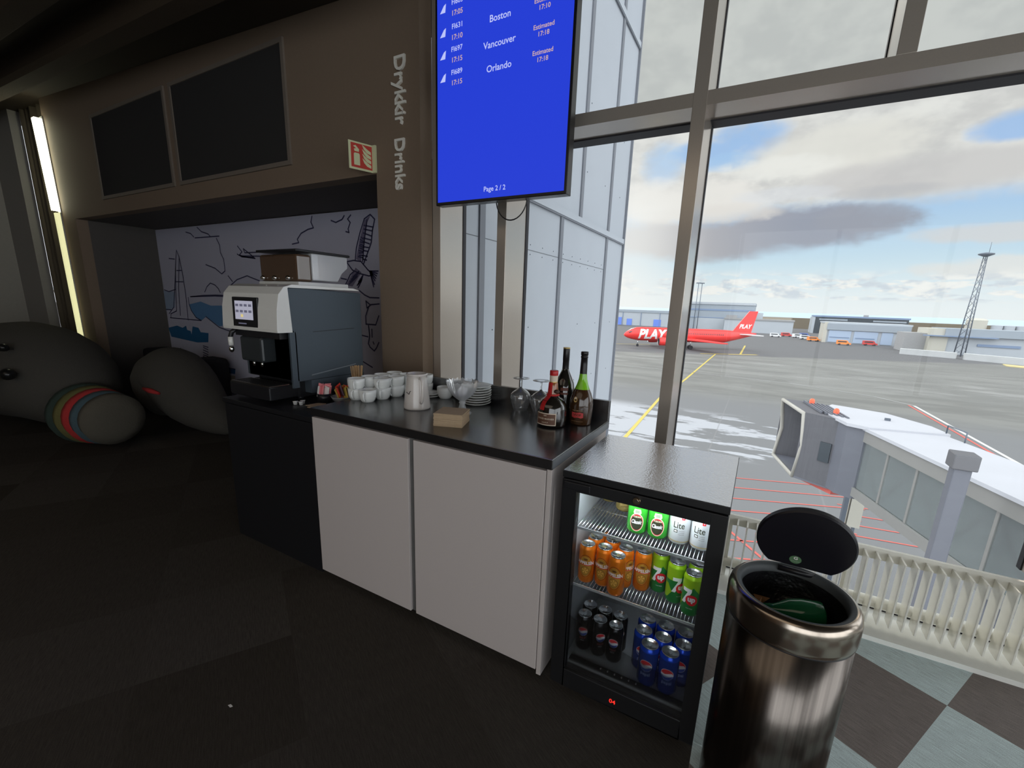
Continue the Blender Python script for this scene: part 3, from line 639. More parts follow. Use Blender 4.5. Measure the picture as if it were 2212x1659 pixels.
ML=[[[-6.49,1.04],[-6.48,1.09],[-6.33,1.13],[-6.23,1.61],[-6.14,1.84],[-6.1,1.76],[-6.07,1.56],[-6.06,1.33],[-6.08,1.03]],[[-6.1,1.76],[-6.21,1.4],[-6.25,1.08]],[[-6.2,1.61],[-6.08,1.61]],[[-6.26,1.48],[-6.08,1.48]],[[-6.21,1.66],[-6.3,1.4],[-6.39,1.17],[-6.52,1.09]],[[-6.51,1.04],[-6.13,1.04],[-5.78,1.04]],[[-6.59,1.14],[-6.45,1.14]],[[-6.56,1.38],[-6.45,1.36],[-6.28,1.39]],[[-5.88,2.03],[-5.78,2.01],[-5.72,1.97]],[[-5.63,2.07],[-5.55,2.02],[-5.42,1.99],[-5.38,1.96]],[[-5.7,1.96],[-5.21,1.96]],[[-6.34,1.75],[-6.21,1.74]],[[-5.27,1.94],[-5.22,1.87],[-5.22,1.79],[-5.17,1.72],[-5.17,1.6],[-5.24,1.57],[-5.36,1.63],[-5.45,1.65],[-5.54,1.67]],[[-5.12,1.55],[-5.05,1.49]],[[-4.89,1.85],[-4.82,1.79],[-4.87,1.76],[-4.79,1.74],[-4.6,1.72],[-4.69,1.77],[-4.79,1.82],[-4.77,1.78],[-4.46,1.78]],[[-4.85,1.75],[-4.47,1.74]],[[-4.91,1.77],[-4.83,1.74],[-4.64,1.73]],[[-5.63,1.37],[-5.57,1.43],[-5.49,1.47],[-5.4,1.45],[-5.34,1.41],[-5.31,1.37]],[[-5.96,1.31],[-5.68,1.33],[-5.42,1.34],[-5.2,1.34]],[[-5.95,1.31],[-5.69,1.32],[-5.43,1.33],[-5.2,1.33]],[[-5.09,1.45],[-4.96,1.51],[-4.77,1.55],[-4.69,1.53],[-4.56,1.5]],[[-5.67,1.09],[-5.41,0.98],[-5.21,0.95],[-5.18,0.85]],[[-6.01,1.3],[-6.01,1.22],[-5.98,1.15],[-5.89,1.07],[-5.78,1.04]],[[-3.68,2.07],[-3.7,2.02],[-3.67,1.97],[-3.75,1.96],[-3.85,1.93],[-3.91,1.88],[-3.89,1.85],[-3.99,1.84]],[[-3.43,2.02],[-3.37,2.0],[-3.29,2.02],[-3.26,2.05]],[[-3.18,2.05],[-3.22,2.02],[-3.19,1.99],[-3.22,1.94],[-3.21,1.91],[-3.25,1.92]],[[-2.95,2.04],[-3.02,2.01],[-3.08,1.9],[-3.13,1.78],[-3.15,1.68]],[[-2.95,2.04],[-2.9,2.0],[-2.93,1.92],[-2.95,1.82],[-2.99,1.75],[-3.05,1.65]],[[-2.99,2.0],[-3.03,1.84],[-3.06,1.67]],[[-3.26,1.67],[-3.17,1.68],[-3.08,1.67],[-3.0,1.6],[-2.94,1.56],[-2.99,1.55],[-3.1,1.57],[-3.19,1.6],[-3.26,1.67]],[[-3.17,1.59],[-3.22,1.56],[-3.29,1.47]],[[-3.06,1.56],[-3.09,1.5],[-3.13,1.45]],[[-3.04,1.34],[-3.03,1.28],[-2.98,1.31],[-2.88,1.32]],[[-3.04,1.34],[-2.99,1.31]],[[-3.01,1.29],[-3.05,1.21],[-3.05,1.14],[-2.93,1.14],[-2.89,1.22]],[[-3.02,1.13],[-3.01,1.04],[-3.03,0.97],[-3.01,0.94],[-2.96,0.91],[-2.93,0.94],[-2.9,0.99]],[[-2.97,0.99],[-2.96,0.97]],[[-2.98,1.1],[-2.98,1.03]],[[-3.12,1.43],[-3.05,1.39],[-2.99,1.37],[-2.88,1.37]],[[-3.12,1.04],[-3.03,1.03]],[[-3.13,0.81],[-2.99,0.76]],[[-3.34,1.53],[-3.27,1.52]],[[-6.36,0.67],[-6.12,0.55],[-5.9,0.51]],[[-6.0,0.52],[-5.18,0.52]],[[-2.98,1.59],[-2.88,1.59]],[[-2.98,1.59],[-2.89,1.57]],[[-2.98,1.59],[-2.9,1.55]],[[-2.98,1.59],[-2.91,1.53]],[[-2.98,1.59],[-2.92,1.51]],[[-2.98,1.59],[-2.93,1.48]],[[-2.98,1.59],[-2.94,1.46]],[[-3.03,1.96],[-2.92,1.94]],[[-3.03,1.93],[-2.93,1.91]],[[-3.04,1.9],[-2.94,1.87]],[[-3.04,1.86],[-2.95,1.84]],[[-3.04,1.83],[-2.97,1.81]],[[-3.05,1.79],[-2.98,1.78]],[[-3.05,1.76],[-2.99,1.75]],[[-3.06,1.72],[-3.0,1.71]],[[-3.06,1.69],[-3.01,1.68]],[[-3.07,1.55],[-3.12,1.5]],[[-3.11,1.59],[-3.19,1.54]],[[-3.08,1.53],[-3.12,1.49]],[[-3.12,1.57],[-3.21,1.52]],[[-3.08,1.52],[-3.13,1.48]],[[-3.13,1.55],[-3.23,1.5]],[[-3.09,1.51],[-3.14,1.47]],[[-3.14,1.54],[-3.24,1.48]],[[-5.81,0.74],[-5.7,0.73]],[[-5.81,0.72],[-5.71,0.7]],[[-5.82,0.69],[-5.71,0.67]],[[-5.83,0.66],[-5.72,0.64]],[[-5.83,0.63],[-5.73,0.62]],[[-5.84,0.61],[-5.73,0.59]],[[-5.85,0.58],[-5.74,0.56]],[[-5.85,0.55],[-5.74,0.53]],[[-3.07,1.87],[-3.04,1.85]],[[-3.08,1.85],[-3.04,1.83]],[[-3.08,1.83],[-3.04,1.82]],[[-3.08,1.81],[-3.04,1.8]],[[-3.09,1.8],[-3.04,1.78]],[[-3.09,1.78],[-3.05,1.77]],[[-3.1,1.76],[-3.05,1.75]],[[-3.1,1.74],[-3.05,1.74]],[[-3.1,1.72],[-3.05,1.72]],[[-3.11,1.71],[-3.05,1.7]]]
MB_={'mid':[[[-6.01,1.22],[-5.75,1.26],[-5.54,1.22],[-5.26,1.23],[-5.31,1.01],[-5.41,0.99],[-5.67,1.09],[-5.78,1.04],[-5.89,1.07],[-5.98,1.15]]],'deep':[[[-6.6,0.91],[-6.37,0.95],[-6.24,0.93],[-6.15,0.96],[-6.14,0.91],[-6.06,0.9],[-6.05,0.86],[-6.0,0.96],[-5.87,0.95],[-5.83,0.9],[-5.66,0.9],[-5.69,0.79],[-5.94,0.77],[-6.55,0.8]],[[-5.8,0.52],[-5.18,0.52],[-5.2,0.46],[-5.76,0.46]]],'pale':[[[-6.6,1.37],[-6.31,1.36],[-6.36,1.17],[-6.6,1.12]]],'plum':[[[-3.15,1.62],[-3.08,1.58],[-3.2,1.46],[-3.28,1.47]],[[-2.95,2.03],[-3.02,2.0],[-3.09,1.84],[-3.14,1.69],[-3.08,1.67],[-3.04,1.84],[-2.99,1.98]]],'beige':[[[-6.29,0.43],[-5.82,0.43],[-5.2,0.44],[-5.22,0.31],[-6.24,0.19]]]}
# ------------------------------------------------------------------ mural in the niche
M_mur = mat('mural_print_ground', (.54, .53, .64), .6, nscale=1.5, var=.05); M_ink = mat('mural_ink', (.05, .05, .12), .6); M_mid = mat('mural_blue', (.12, .27, .50), .6); M_deep = mat('mural_deep_blue', (.02, .12, .27), .6)
M_pale = mat('mural_pale_blue', (.33, .41, .55), .6); M_plum = mat('mural_plum', (.20, .18, .27), .6); M_beig = mat('mural_beige', (.42, .37, .28), .6)
b = MB(); b.box(-6.588, -2.132, 2.826, 2.849, .02, 2.085, M_mur)
def flat(poly, m, y): b.add([(x, y, z) for x, z in poly], [tuple(range(len(poly)))], m)
for k, mm in (('pale', M_pale), ('mid', M_mid), ('deep', M_deep), ('plum', M_plum), ('beige', M_beig)):
    for p in MB_[k]: flat(p, mm, 2.8245 if k != 'plum' else 2.8235)
for l in ML: b.ribbon(l, .012, M_ink, 2.822)
tag(b.build('mural'), 'wall sized drawing of a church, bay, bird of prey and horse in the dark niche', 'mural')
# ------------------------------------------------------------------ wall fittings
M_pf = mat('panel_frame_paint', (.19, .155, .125), .6); M_pk = mat('dark_acoustic_cloth', (.028, .026, .025), .9, nscale=300)
def wpanel(x0, x1, lb):
    t = thing('wall_panel', ((x0 + x1) / 2, 2.10, 2.6), lb, 'wall panel')
    T = Matrix.Translation((-(x0 + x1) / 2, -2.10, -2.6)); z0, z1, w = 2.25, 2.935, .028
    b = MB(T=T)
    for a in ((x0 - w, x0, z0 - w, z1 + w), (x1, x1 + w, z0 - w, z1 + w), (x0, x1, z0 - w, z0), (x0, x1, z1, z1 + w)): b.box(a[0], a[1], 2.086, 2.10, a[2], a[3], M_pf)
    b.build('frame', t)
    b = MB(T=T); b.box(x0, x1, 2.094, 2.10, z0, z1, M_pk); b.build('cloth_panel', t)
wpanel(-5.80, -4.46, 'left dark framed square panel high on the brown wall'); wpanel(-4.32, -2.93, 'right dark framed square panel, the larger looking one beside the lettering')
M_let = mat('pale_raised_letters', (.85, .82, .74), .5)
for txt, z0, z1, lb in (('Drykkir', 2.321, 2.659, 'upper word Drykkir in raised pale letters down the brown pillar'), ('Drinks', 1.985, 2.252, 'lower word Drinks in raised pale letters down the brown pillar')):
    vs, fs = text2d(txt, 1, .015); h = z1 - z0
    vs = boxfit(vs, 0, 0, w=h); top = max(v[1] for v in vs)
    b = MB(); P = lambda a, c, y: (-1.936 + c * 1.0, y, (z0 + z1) / 2 - a)
    for (dy, fl) in ((2.088, 0), (2.0995, 1)): b.add([P(a, c, dy) for a, c in vs], fs, M_let)
    ed = {}
    for f in fs:
        for i in range(len(f)):
            e = (f[i], f[(i + 1) % len(f)]); ed[tuple(sorted(e))] = ed.get(tuple(sorted(e)), 0) + 1
    n = len(vs); b.add([P(a, c, 2.088) for a, c in vs] + [P(a, c, 2.0995) for a, c in vs], [(i, j, n + j, n + i) for (i, j), k in ed.items() if k == 1], M_let)
    tag(b.build('wall_lettering'), lb, 'lettering')
# v-shaped extinguisher sign
M_lum = mat('luminous_sign_face', (.66, .68, .42), .5, var=0); M_sred = mat('sign_red', (.55, .05, .035), .5, var=0)
t = thing('fire_extinguisher_sign', (-2.15, 2.10, 2.19), 'small red and cream fire extinguisher sign sticking out of the brown wall', 'sign')
T = Matrix.Rotation(math.atan2(-.14, -.048) + PI, 4, 'Z')
b = MB(T=T); b.box(-.152, 0, -.003, 0, -.096, .052, M_lum); b.build('sign_plate', t)
b = MB(); b.box(-.004, .026, -.012, 0, -.096, .052, M_lum); b.build('mounting_flange', t)
b = MB(T=T)
def sf(poly, m, y=-.0042): b.add([(x * .742 - .152, y, z * .8 - .0225) for x, z in poly], [tuple(range(len(poly)))], m)
sf([(.018, -.078), (.190, -.078), (.190, .082), (.018, .082)], M_sred, -.0036)
sf([(.040, -.062), (.088, -.062), (.088, .01), (.081, .018), (.047, .018), (.040, .01)], M_lum); sf([(.047, .028), (.081, .028), (.084, .045), (.056, .068), (.036, .060), (.060, .047), (.042, .042)], M_lum)
for i in range(4):
    y0 = -.066 + i * .030; sf([(.18, y0), (.18, y0 + .020), (.150, y0 + .033), (.108, y0 + .058), (.122, y0 + .028), (.146, y0 + .008)], M_lum)
b.build('pictogram', t)
# drape and light strip at the far left
b = MB(); pts = []
for i in range(61):
    x = -7.975 + i * .0155; pts.append((x, 2.20 + .035 * math.sin(i * .95) + .02 * math.sin(i * .37)))
for p, q in zip(pts, pts[1:]): b.add([(p[0], p[1], .01), (q[0], q[1], .01), (q[0], q[1], 3.38), (p[0], p[1], 3.38), (p[0], p[1] + .01, .01), (q[0], q[1] + .01, .01), (q[0], q[1] + .01, 3.38), (p[0], p[1] + .01, 3.38)], [(0, 1, 2, 3), (7, 6, 5, 4)], mat('brown_drape', (.10, .08, .055), .9), True)
tag(b.build('drape'), 'dark brown pleated drape left of the bright light strip', 'curtain')
t = thing('led_light_strip', (-6.95, 2.1, 2.0), 'bright vertical light strip on the wall at the far left', 'lamp')
M_led = mat('led_bright', (1, 1, .85), .5, emit=(1, 1, .72), estr=9, var=0); M_led2 = mat('led_dim_diffuser', (.8, .8, .5), .5, emit=(.66, .64, .34), estr=1.1, var=0); M_prof = mat('light_profile', (.5, .5, .48), .4, .6)
T = Matrix.Translation((6.95, -2.1, -2.0))
b = MB(T=T); b.prism([(-7.09, 3.13), (-6.96, 3.13), (-6.92, 2.17), (-7.005, 2.17)], 2.09, 2.10, M_prof, axis='y'); b.prism([(-6.995, 2.17), (-6.93, 2.17), (-6.91, .70), (-6.955, .70)], 2.085, 2.10, M_prof, axis='y'); b.build('profile', t)
b = MB(T=T); b.prism([(-7.065, 3.11), (-6.99, 3.11), (-6.945, 2.19), (-6.992, 2.19)], 2.035, 2.09, M_led, axis='y'); b.build('diffuser', t)
b = MB(T=T); b.prism([(-6.99, 2.165), (-6.93, 2.165), (-6.905, .71), (-6.952, .71)], 2.05, 2.086, M_led2, axis='y'); b.build('lower_diffuser', t)
# ------------------------------------------------------------------ plush animal seats in the niche
M_pl = mat('dark_grey_plush', (.070, .065, .056), .95, nscale=120, bump=.3, var=.15); M_eye = mat('black_bead', (.01, .01, .01), .3); M_beak = mat('ochre_felt', (.25, .16, .05), .9); M_tip = mat('pale_orange_felt', (.55, .38, .22), .9)
def blob(name, parent, T, rings, m):
    b = MB(T=T); b.tube([p for p, r in rings], [r for p, r in rings], m, 24); return b.build(name, parent, sub=1)
t = thing('plush_animal_seat', (-6.12, 1.46, 0), 'large dark grey plush animal seat with black eye and striped scarf at the far left', 'plush seat')
I = Matrix.Identity(4)
blob('body', t, Matrix.Rotation(.15, 4, 'Z'), [((-1.15, 0, .34), .10), ((-1.0, 0, .40), .33), ((-.55, 0, .52), .47), ((-.05, 0, .58), .49), ((.38, 0, .54), .46), ((.70, 0, .38), .35), ((.86, .0, .30), .16), ((.9, 0, .28), .04)], M_pl)
b = MB(T=I); b.ellipsoid((.50, -.30, .85), (.05, .04, .035), M_eye); b.build('eye', t)
b = MB(T=I); b.ellipsoid((.66, -.34, .64), (.06, .05, .05), M_eye); b.build('mouth', t)
b = MB(T=I); b.tube([(.10, -.45, .50), (.36, -.48, .52), (.58, -.42, .60)], [.07, .07, .02], M_beak, 10); b.build('beak', t)
b = MB(T=I); b.ellipsoid((.0, -.47, .52), (.12, .06, .10), M_tip); b.build('beak_tip', t)
sc = [(.03, .05, .04), (.13, .12, .04), (.42, .03, .03), (.06, .10, .12), (.10, .09, .07)]
for i, c_ in enumerate(sc):
    b = MB(T=I); b.T = Matrix.Translation((.98 + i * .10, .02 + i * .01, .285)) @ Matrix.Rotation(PI / 2 + .15, 4, 'Y'); b.lathe([(.0, -.075), (.18 - .01 * i, -.073), (.265 - .012 * i, -.04), (.27 - .012 * i, .04), (.18 - .01 * i, .073), (0, .075)], mat('scarf_knit_%s' % 'abcde'[i], c_, .95, nscale=60, bump=.4), n=26)
    b.build('scarf_stripe', t)
t = thing('plush_animal_seat', (-5.12, 2.16, 0), 'humped dark grey plush seat with a red patch right of the scarf', 'plush seat')
blob('body', t, I, [((-.20, 0, .08), .08), ((-.20, 0, .26), .24), ((-.13, 0, .50), .31), ((.0, 0, .62), .27), ((.16, 0, .50), .31), ((.36, .02, .32), .28), ((.62, .05, .19), .18), ((.86, .08, .08), .06)], M_pl)
b = MB(T=I); b.tube([(.16, -.31, .47), (.27, -.30, .46), (.36, -.27, .44)], [.012, .025, .012], mat('scarf_knit_c', (.42, .03, .03)), 8); b.build('felt_patch', t)
b = MB(T=Matrix.Translation((-5.9, 2.46, 0))); b.prism([(-.6, 0), (.75, 0), (.75, .66), (.5, .66), (.1, .60), (-.3, .62), (-.6, .7)], 0, .3, mat('black_cushion_cloth', (.015, .015, .018), .9), axis='y'); tag(b.build('cushion_seat', bevel=.05), 'black low seat between the two grey plush animals', 'seat')
b = MB(T=Matrix.Translation((-4.4, 2.50, 0))); b.box(.62, 2.1, 0, .3, 0, .30, mat('niche_wood_step', (.20, .16, .11), .6, brush=(1, 9, 9))); tag(b.build('wooden_step'), 'low wooden step below the mural', 'step')
# ------------------------------------------------------------------ counter
M_lam = mat('white_laminate', (.56, .505, .485), .5, nscale=250, var=.04); M_lamS = mat('gap_metal', (.22, .22, .22), .4, .6); M_bk = mat('black_laminate', (.012, .012, .014), .38, nscale=400, bump=.02); M_toe = mat('toe_kick', (.02, .02, .02), .7)
M_wt = mat('black_worktop', (.012, .012, .014), .20, nscale=350, bump=.03, ior=2.7); M_edge = mat('steel_edge', (.30, .32, .34), .3, .5)
CX0, CX1, CY0, CY1 = -1.752, -.537, 1.272, 1.86
t = thing('drinks_cabinet', (-1.145, 1.56, 0), 'white two door cabinet under the black drinks counter', 'cabinet')
T = Matrix.Translation((1.145, -1.56, 0))
b = MB(T=T); b.box(CX0 + .004, CX1 - .018, CY0 + .02, CY1 - .01, .035, .829, M_lam); b.build('carcass', t)
b = MB(T=T); b.box(CX1 - .018, CX1, CY0 + .001, CY1, .012, .829, M_lam); b.build('side_panel', t, bevel=.001)
b = MB(T=T); b.box(CX0 + .03, CX1 - .03, CY0 + .05, CY1 - .03, 0, .035, M_toe); b.build('toe_kick', t)
b = MB(T=T); b.box(CX0 + .002, -1.168, CY0, CY0 + .019, .03, .823, M_lam); b.build('door', t, bevel=.0015)
b = MB(T=T); b.box(-1.139, CX1 - .021, CY0, CY0 + .019, .03, .823, M_lam); b.build('door', t, bevel=.0015)
b = MB(T=T); b.box(-1.1675, -1.1395, CY0 + .012, CY0 + .0198, .03, .826, M_lamS); b.build('grip_strip', t)
t = thing('worktop', (-1.145, 1.56, .83), 'glossy black worktop of the drinks counter with raised back edge', 'worktop')
T = Matrix.Translation((1.145, -1.56, -.83))
b = MB(T=T); b.box(CX0 - .003, CX1 + .001, CY0 - .002, 1.878, .83, .867, M_wt); b.build('slab', t, bevel=.002)
b = MB(T=T); b.box(CX1 + .001, CX1 + .0035, CY0, 1.878, .834, .864, M_edge); b.build('edge_band', t)
b = MB(T=T); b.box(CX0 - .003, CX1, 1.878, 1.9, .83, .957, M_wt); b.build('upstand', t, bevel=.002)
t = thing('black_cabinet', (-2.13, 1.58, 0), 'black cabinet carrying the coffee machine', 'cabinet')
T = Matrix.Translation((2.13, -1.58, 0))
b = MB(T=T); b.box(-2.49, -1.765, 1.30, 2.0, .03, .79, M_bk); b.build('carcass', t, bevel=.002)
b = MB(T=T); b.box(-2.49, -1.766, 1.282, 1.30, .0, .785, M_bk); b.build('door', t, bevel=.002)
b = MB(T=T); b.box(-2.50, -1.76, 1.275, 2.01, .791, .815, M_bk); b.build('top_board', t, bevel=.002)
# ------------------------------------------------------------------ coffee machine
M_cw = mat('machine_white_plastic', (.80, .79, .75), .28, coat=.3, var=.02); M_slate = mat('machine_slate_metal', (.075, .095, .115), .42, .35, nscale=200); M_cb = mat('machine_black_plastic', (.014, .014, .016), .35); M_steelb = mat('brushed_steel', (.55, .52, .48), .28, 1.0, brush=(1, 1, 60), var=.1)
t = thing('coffee_machine', (-2.28, 1.58, .815), 'white and slate automatic coffee machine with touch screen and bean hopper', 'coffee machine')
T = Matrix.Translation((2.28, -1.58, -.815))
xr = -2.045
b = MB(T=T); b.prism([(1.42, .93), (1.86, .93), (1.86, 1.39), (1.45, 1.405), (1.385, 1.40), (1.385, 1.19), (1.42, 1.19)], -2.48, xr, M_slate, axis='x'); b.build('body', t, bevel=.004)
b = MB(T=T); b.box(-2.46, -2.10, 1.47, 1.85, .835, .93, M_cb); b.box(-2.48, xr, 1.50, 1.86, .86, .93, M_slate); b.build('plinth', t)
b = MB(T=T)
for x in (-2.42, -2.14):
    for y in (1.5, 1.8): b.cyl((x, y, .815), .018, .022, M_cb, 12)
b.build('feet', t)
b = MB(T=T)
sec = [(1.325, 1.185), (1.323, 1.20), (1.330, 1.30), (1.345, 1.37), (1.375, 1.405), (1.42, 1.418), (1.80, 1.415), (1.84, 1.405), (1.84, 1.402), (1.40, 1.402), (1.395, 1.40), (1.405, 1.185)]
b.prism(sec, -2.50, xr + .012, M_cw, axis='x'); b.build('head_cover', t, bevel=.016)
b = MB(T=T); b.prism([(1.3225, 1.20), (1.3275, 1.35), (1.34, 1.35), (1.34, 1.20)], -2.40, -2.185, M_cb, axis='x'); b.build('touch_screen', t, bevel=.004)
b = MB(T=T); M_ui = mat('screen_ui', (.1, .1, .1), .4, emit=(.42, .42, .52), estr=.8, var=.35, nscale=60); M_uid = mat('screen_ui_dark', (.1, .1, .1), .4, emit=(.10, .10, .16), estr=.8, var=0); M_uiy = mat('screen_ui_yellow', (.1, .1, .1), .4, emit=(.8, .65, .25), estr=.8, var=0)
def on(x, z, w, h, m, d=.0006):
    y = 1.3225 + (z - 1.20) * .0333 - d; y2 = 1.3225 + (z + h - 1.20) * .0333 - d
    b.add([(x, y, z), (x + w, y, z), (x + w, y2, z + h), (x, y2, z + h)], [(0, 1, 2, 3)], m)
on(-2.375, 1.238, .155, .093, M_ui)
for r in range(2):
    for c_ in range(4): on(-2.368 + c_ * .037, 1.303 - r * .03, .026, .012, M_uid, .001)
on(-2.325, 1.25, .02, .014, M_uiy, .001); on(-2.35, 1.215, .07, .006, M_uid)
b.build('display', t)
b = MB(T=T); b.box(-2.46, xr - .01, 1.42, 1.47, .93, 1.185, M_cb); b.box(-2.455, xr - .03, 1.36, 1.42, 1.15, 1.186, M_cb); b.build('cavity_back', t)
b = MB(T=T); b.box(xr - .012, xr, 1.395, 1.43, .90, 1.185, M_slate); b.build('cavity_side', t)
b = MB(T=T); b.box(-2.40, -2.21, 1.345, 1.43, 1.02, 1.15, mat('spout_block', (.03, .035, .038), .25)); b.build('coffee_spout', t, bevel=.012)
b = MB(T=T); b.cyl((-2.35, 1.385, .99), .008, .03, M_chrome, 10); b.cyl((-2.28, 1.385, .99), .008, .03, M_chrome, 10); b.build('nozzle', t)
b = MB(T=T); b.tube([(-2.44, 1.36, 1.185), (-2.455, 1.34, 1.165), (-2.462, 1.335, 1.14), (-2.462, 1.335, 1.10)], .012, M_cb, 10); b.cyl((-2.462, 1.335, 1.095), .013, .045, M_cw, 12); b.ellipsoid((-2.462, 1.335, 1.075), (.013, .013, .018), M_chrome, 12, 8); b.build('steam_wand', t)
b = MB(T=T); b.box(-2.475, -2.125, 1.312, 1.50, .835, .905, M_cb); b.build('drip_tray', t, bevel=.006)
b = MB(T=T); b.box(-2.47, -2.13, 1.318, 1.43, .905, .909, M_steelb)
for i in range(16): b.box(-2.455 + i * .02, -2.447 + i * .02, 1.328, 1.42, .9092, .9102, M_cb)
b.build('drip_grate', t)
b = MB(T=T); b.prism([(1.53, 1.185), (1.80, 1.195), (1.80, 1.192), (1.53, 1.182)], xr, xr + .0015, M_cb, axis='x'); b.prism([(1.50, .955), (1.80, .985), (1.80, .99), (1.505, .96)], xr, xr + .004, mat('machine_slate_edge', (.25, .28, .31), .35, .4), axis='x'); b.build('service_hatch', t)
M_hop = glassy('smoked_hopper', (.80, .78, .76), 2.0, .02, haze=.10); M_hopc = glassy('clear_hopper', (.92, .94, .95), 2.5, .02, haze=.55); M_bean = mat('coffee_beans', (.10, .045, .02), .4, nscale=60, var=.5, bump=.6); M_powd = mat('milk_powder', (.80, .72, .66), .9)
b = MB(T=T); b.prism([(-2.37, 1.435), (-2.06, 1.435), (-2.06, 1.57), (-2.37, 1.57)], 1.475, 1.56, mat('amber_smoked_bin', (.085, .05, .03), .12, coat=.6), axis='y'); b.build('bean_bin', t, bevel=.012)
b = MB(T=T)
hp = [(1.562, 1.445), (1.72, 1.445), (1.75, 1.49), (1.79, 1.52), (1.79, 1.58), (1.562, 1.58)]
b.prism(hp, -2.36, -2.06, M_hopc, axis='x'); b.build('powder_bin', t, bevel=.006)
b = MB(T=T); b.prism([(1.57, 1.45), (1.70, 1.45), (1.72, 1.50), (1.70, 1.55), (1.57, 1.54)], -2.34, -2.085, M_powd, axis='x'); b.build('milk_powder', t, bevel=.01)
b = MB(T=T); b.box(-2.38, -2.05, 1.465, 1.80, 1.58, 1.592, M_cb); b.build('hopper_lid', t, bevel=.004)
for x in (-2.34, -2.24, -2.13):
    b = MB(T=T); b.ellipsoid((x, 1.468, 1.452), (.018, .01, .012), M_chrome, 14, 8); b.build('latch', t)
b = MB(T=T); b.box(-2.38, -2.05, 1.47, 1.78, 1.415, 1.435, mat('clear_base', (.6, .6, .58), .2)); b.build('hopper_base', t, bevel=.003)
# ------------------------------------------------------------------ things on the counter
M_por = mat('white_porcelain', (.80, .81, .79), .12, coat=.4, var=.01); M_cof = mat('cup_inside', (.62, .60, .55), .3)
def make_mug(loc, label, rz):
    t = thing('mug', loc, label, 'mug', 'white mugs stacked on the counter', rz)
    b = MB(); b.lathe([(0, .003), (.024, .003), (.026, 0), (.029, .001), (.036, .012), (.041, .028), (.0425, .045), (.042, .061), (.0395, .061), (.0385, .045), (.036, .025), (.028, .008), (0, .007)], M_por, n=36); b.build('cup_body', t)
    b = MB(); b.tube([(.040, 0, .050), (.050, 0, .052), (.059, 0, .046), (.060, 0, .034), (.055, 0, .022), (.047, 0, .014), (.037, 0, .012)], .0048, M_por, 10); b.build('handle', t)
    return t
zt = .867
mug0 = make_mug((-1.642, 1.512, zt), 'single white mug standing before the mug stacks', -1.1)
stk = [(-1.722, 1.515, 'front left stack nearest the sugar sachets'), (-1.634, 1.602, 'second stack from the front, directly behind the single mug'), (-1.625, 1.692, 'third front stack, next to the pitcher rim'), (-1.63, 1.782, 'stack half hidden behind the pitcher'),
       (-1.722, 1.603, 'back row stack before the wooden stirrers'), (-1.722, 1.691, 'second stack of the back row'), (-1.718, 1.778, 'third stack of the back row'), (-1.712, 1.832 + .0, 'rearmost stack by the upstand')]
for i, (x, y, d) in enumerate(stk):
    if i == 7: x, y = -1.545, 1.83
    for k in (0, 1):
        dup(mug0, (x, y, zt + k * .0475), ('upper' if k else 'lower') + ' white mug of the ' + d, rz=-1.15 + .25 * math.sin(i * 2.3 + k))
mugx = dup(mug0, (-1.396, 1.812, zt), 'white mug standing alone by the glass bowl, behind the pitcher', rz=1.2)
# pitcher
t = thing('thermal_pitcher', (-1.367, 1.56, zt), 'tall off-white tapered pitcher with side handle before the mugs', 'pitcher')
M_cr = mat('cream_glazed_ceramic', (.66, .61, .57), .15, coat=.4, var=.01)
b = MB(); b.lathe([(0, .002), (.056, .002), (.060, .0), (.063, .006), (.0625, .012), (.055, .080), (.048, .140), (.0475, .142), (.0475, .158), (.050, .160), (.048, .166), (.043, .166), (.041, .150), (0, .148)], M_cr, n=40); b.build('body', t)
b = MB(); q = math.radians(-32); ca, sa = math.cos(q), math.sin(q)
b.tube([(r * ca, r * sa, z) for r, z in ((.046, .148), (.062, .150), (.078, .138), (.084, .110), (.082, .075), (.074, .045), (.060, .035))], .0065, M_cr, 10); b.build('handle', t)
b = MB(); b.tube([((.0555 - .0 * i) * math.cos(-1.9 + i * .09), .0565 * math.sin(-1.9 + i * .09), .078 + .004 * math.sin(i * 1.3) + (.008 if i > 4 else 0)) for i in range(7)], .0014, M_cb, 6); b.build('signature_mark', t)
# napkins
M_nap = mat('unbleached_paper', (.46, .34, .22), .9, nscale=90); nz = random.Random(3)
b = MB(); b.box(-.060, .060, -.060, .060, 0, .0021, M_nap); nap0 = b.build('napkin', loc=None); nap0.location = (-1.072, 1.437, zt + .0002); nap0.rotation_euler = (0, 0, .35)
tag(nap0, 'brown paper napkin in the square stack by the glass bowl', 'napkin', 'brown napkins stacked on the counter')
for k in range(1, 24):
    o = nap0.copy(); COL.objects.link(o); o.location = (-1.072 + nz.uniform(-.0015, .0015), 1.437 + nz.uniform(-.0015, .0015), zt + .0002 + k * .0022); o.rotation_euler = (0, 0, .35 + nz.uniform(-.03, .03))
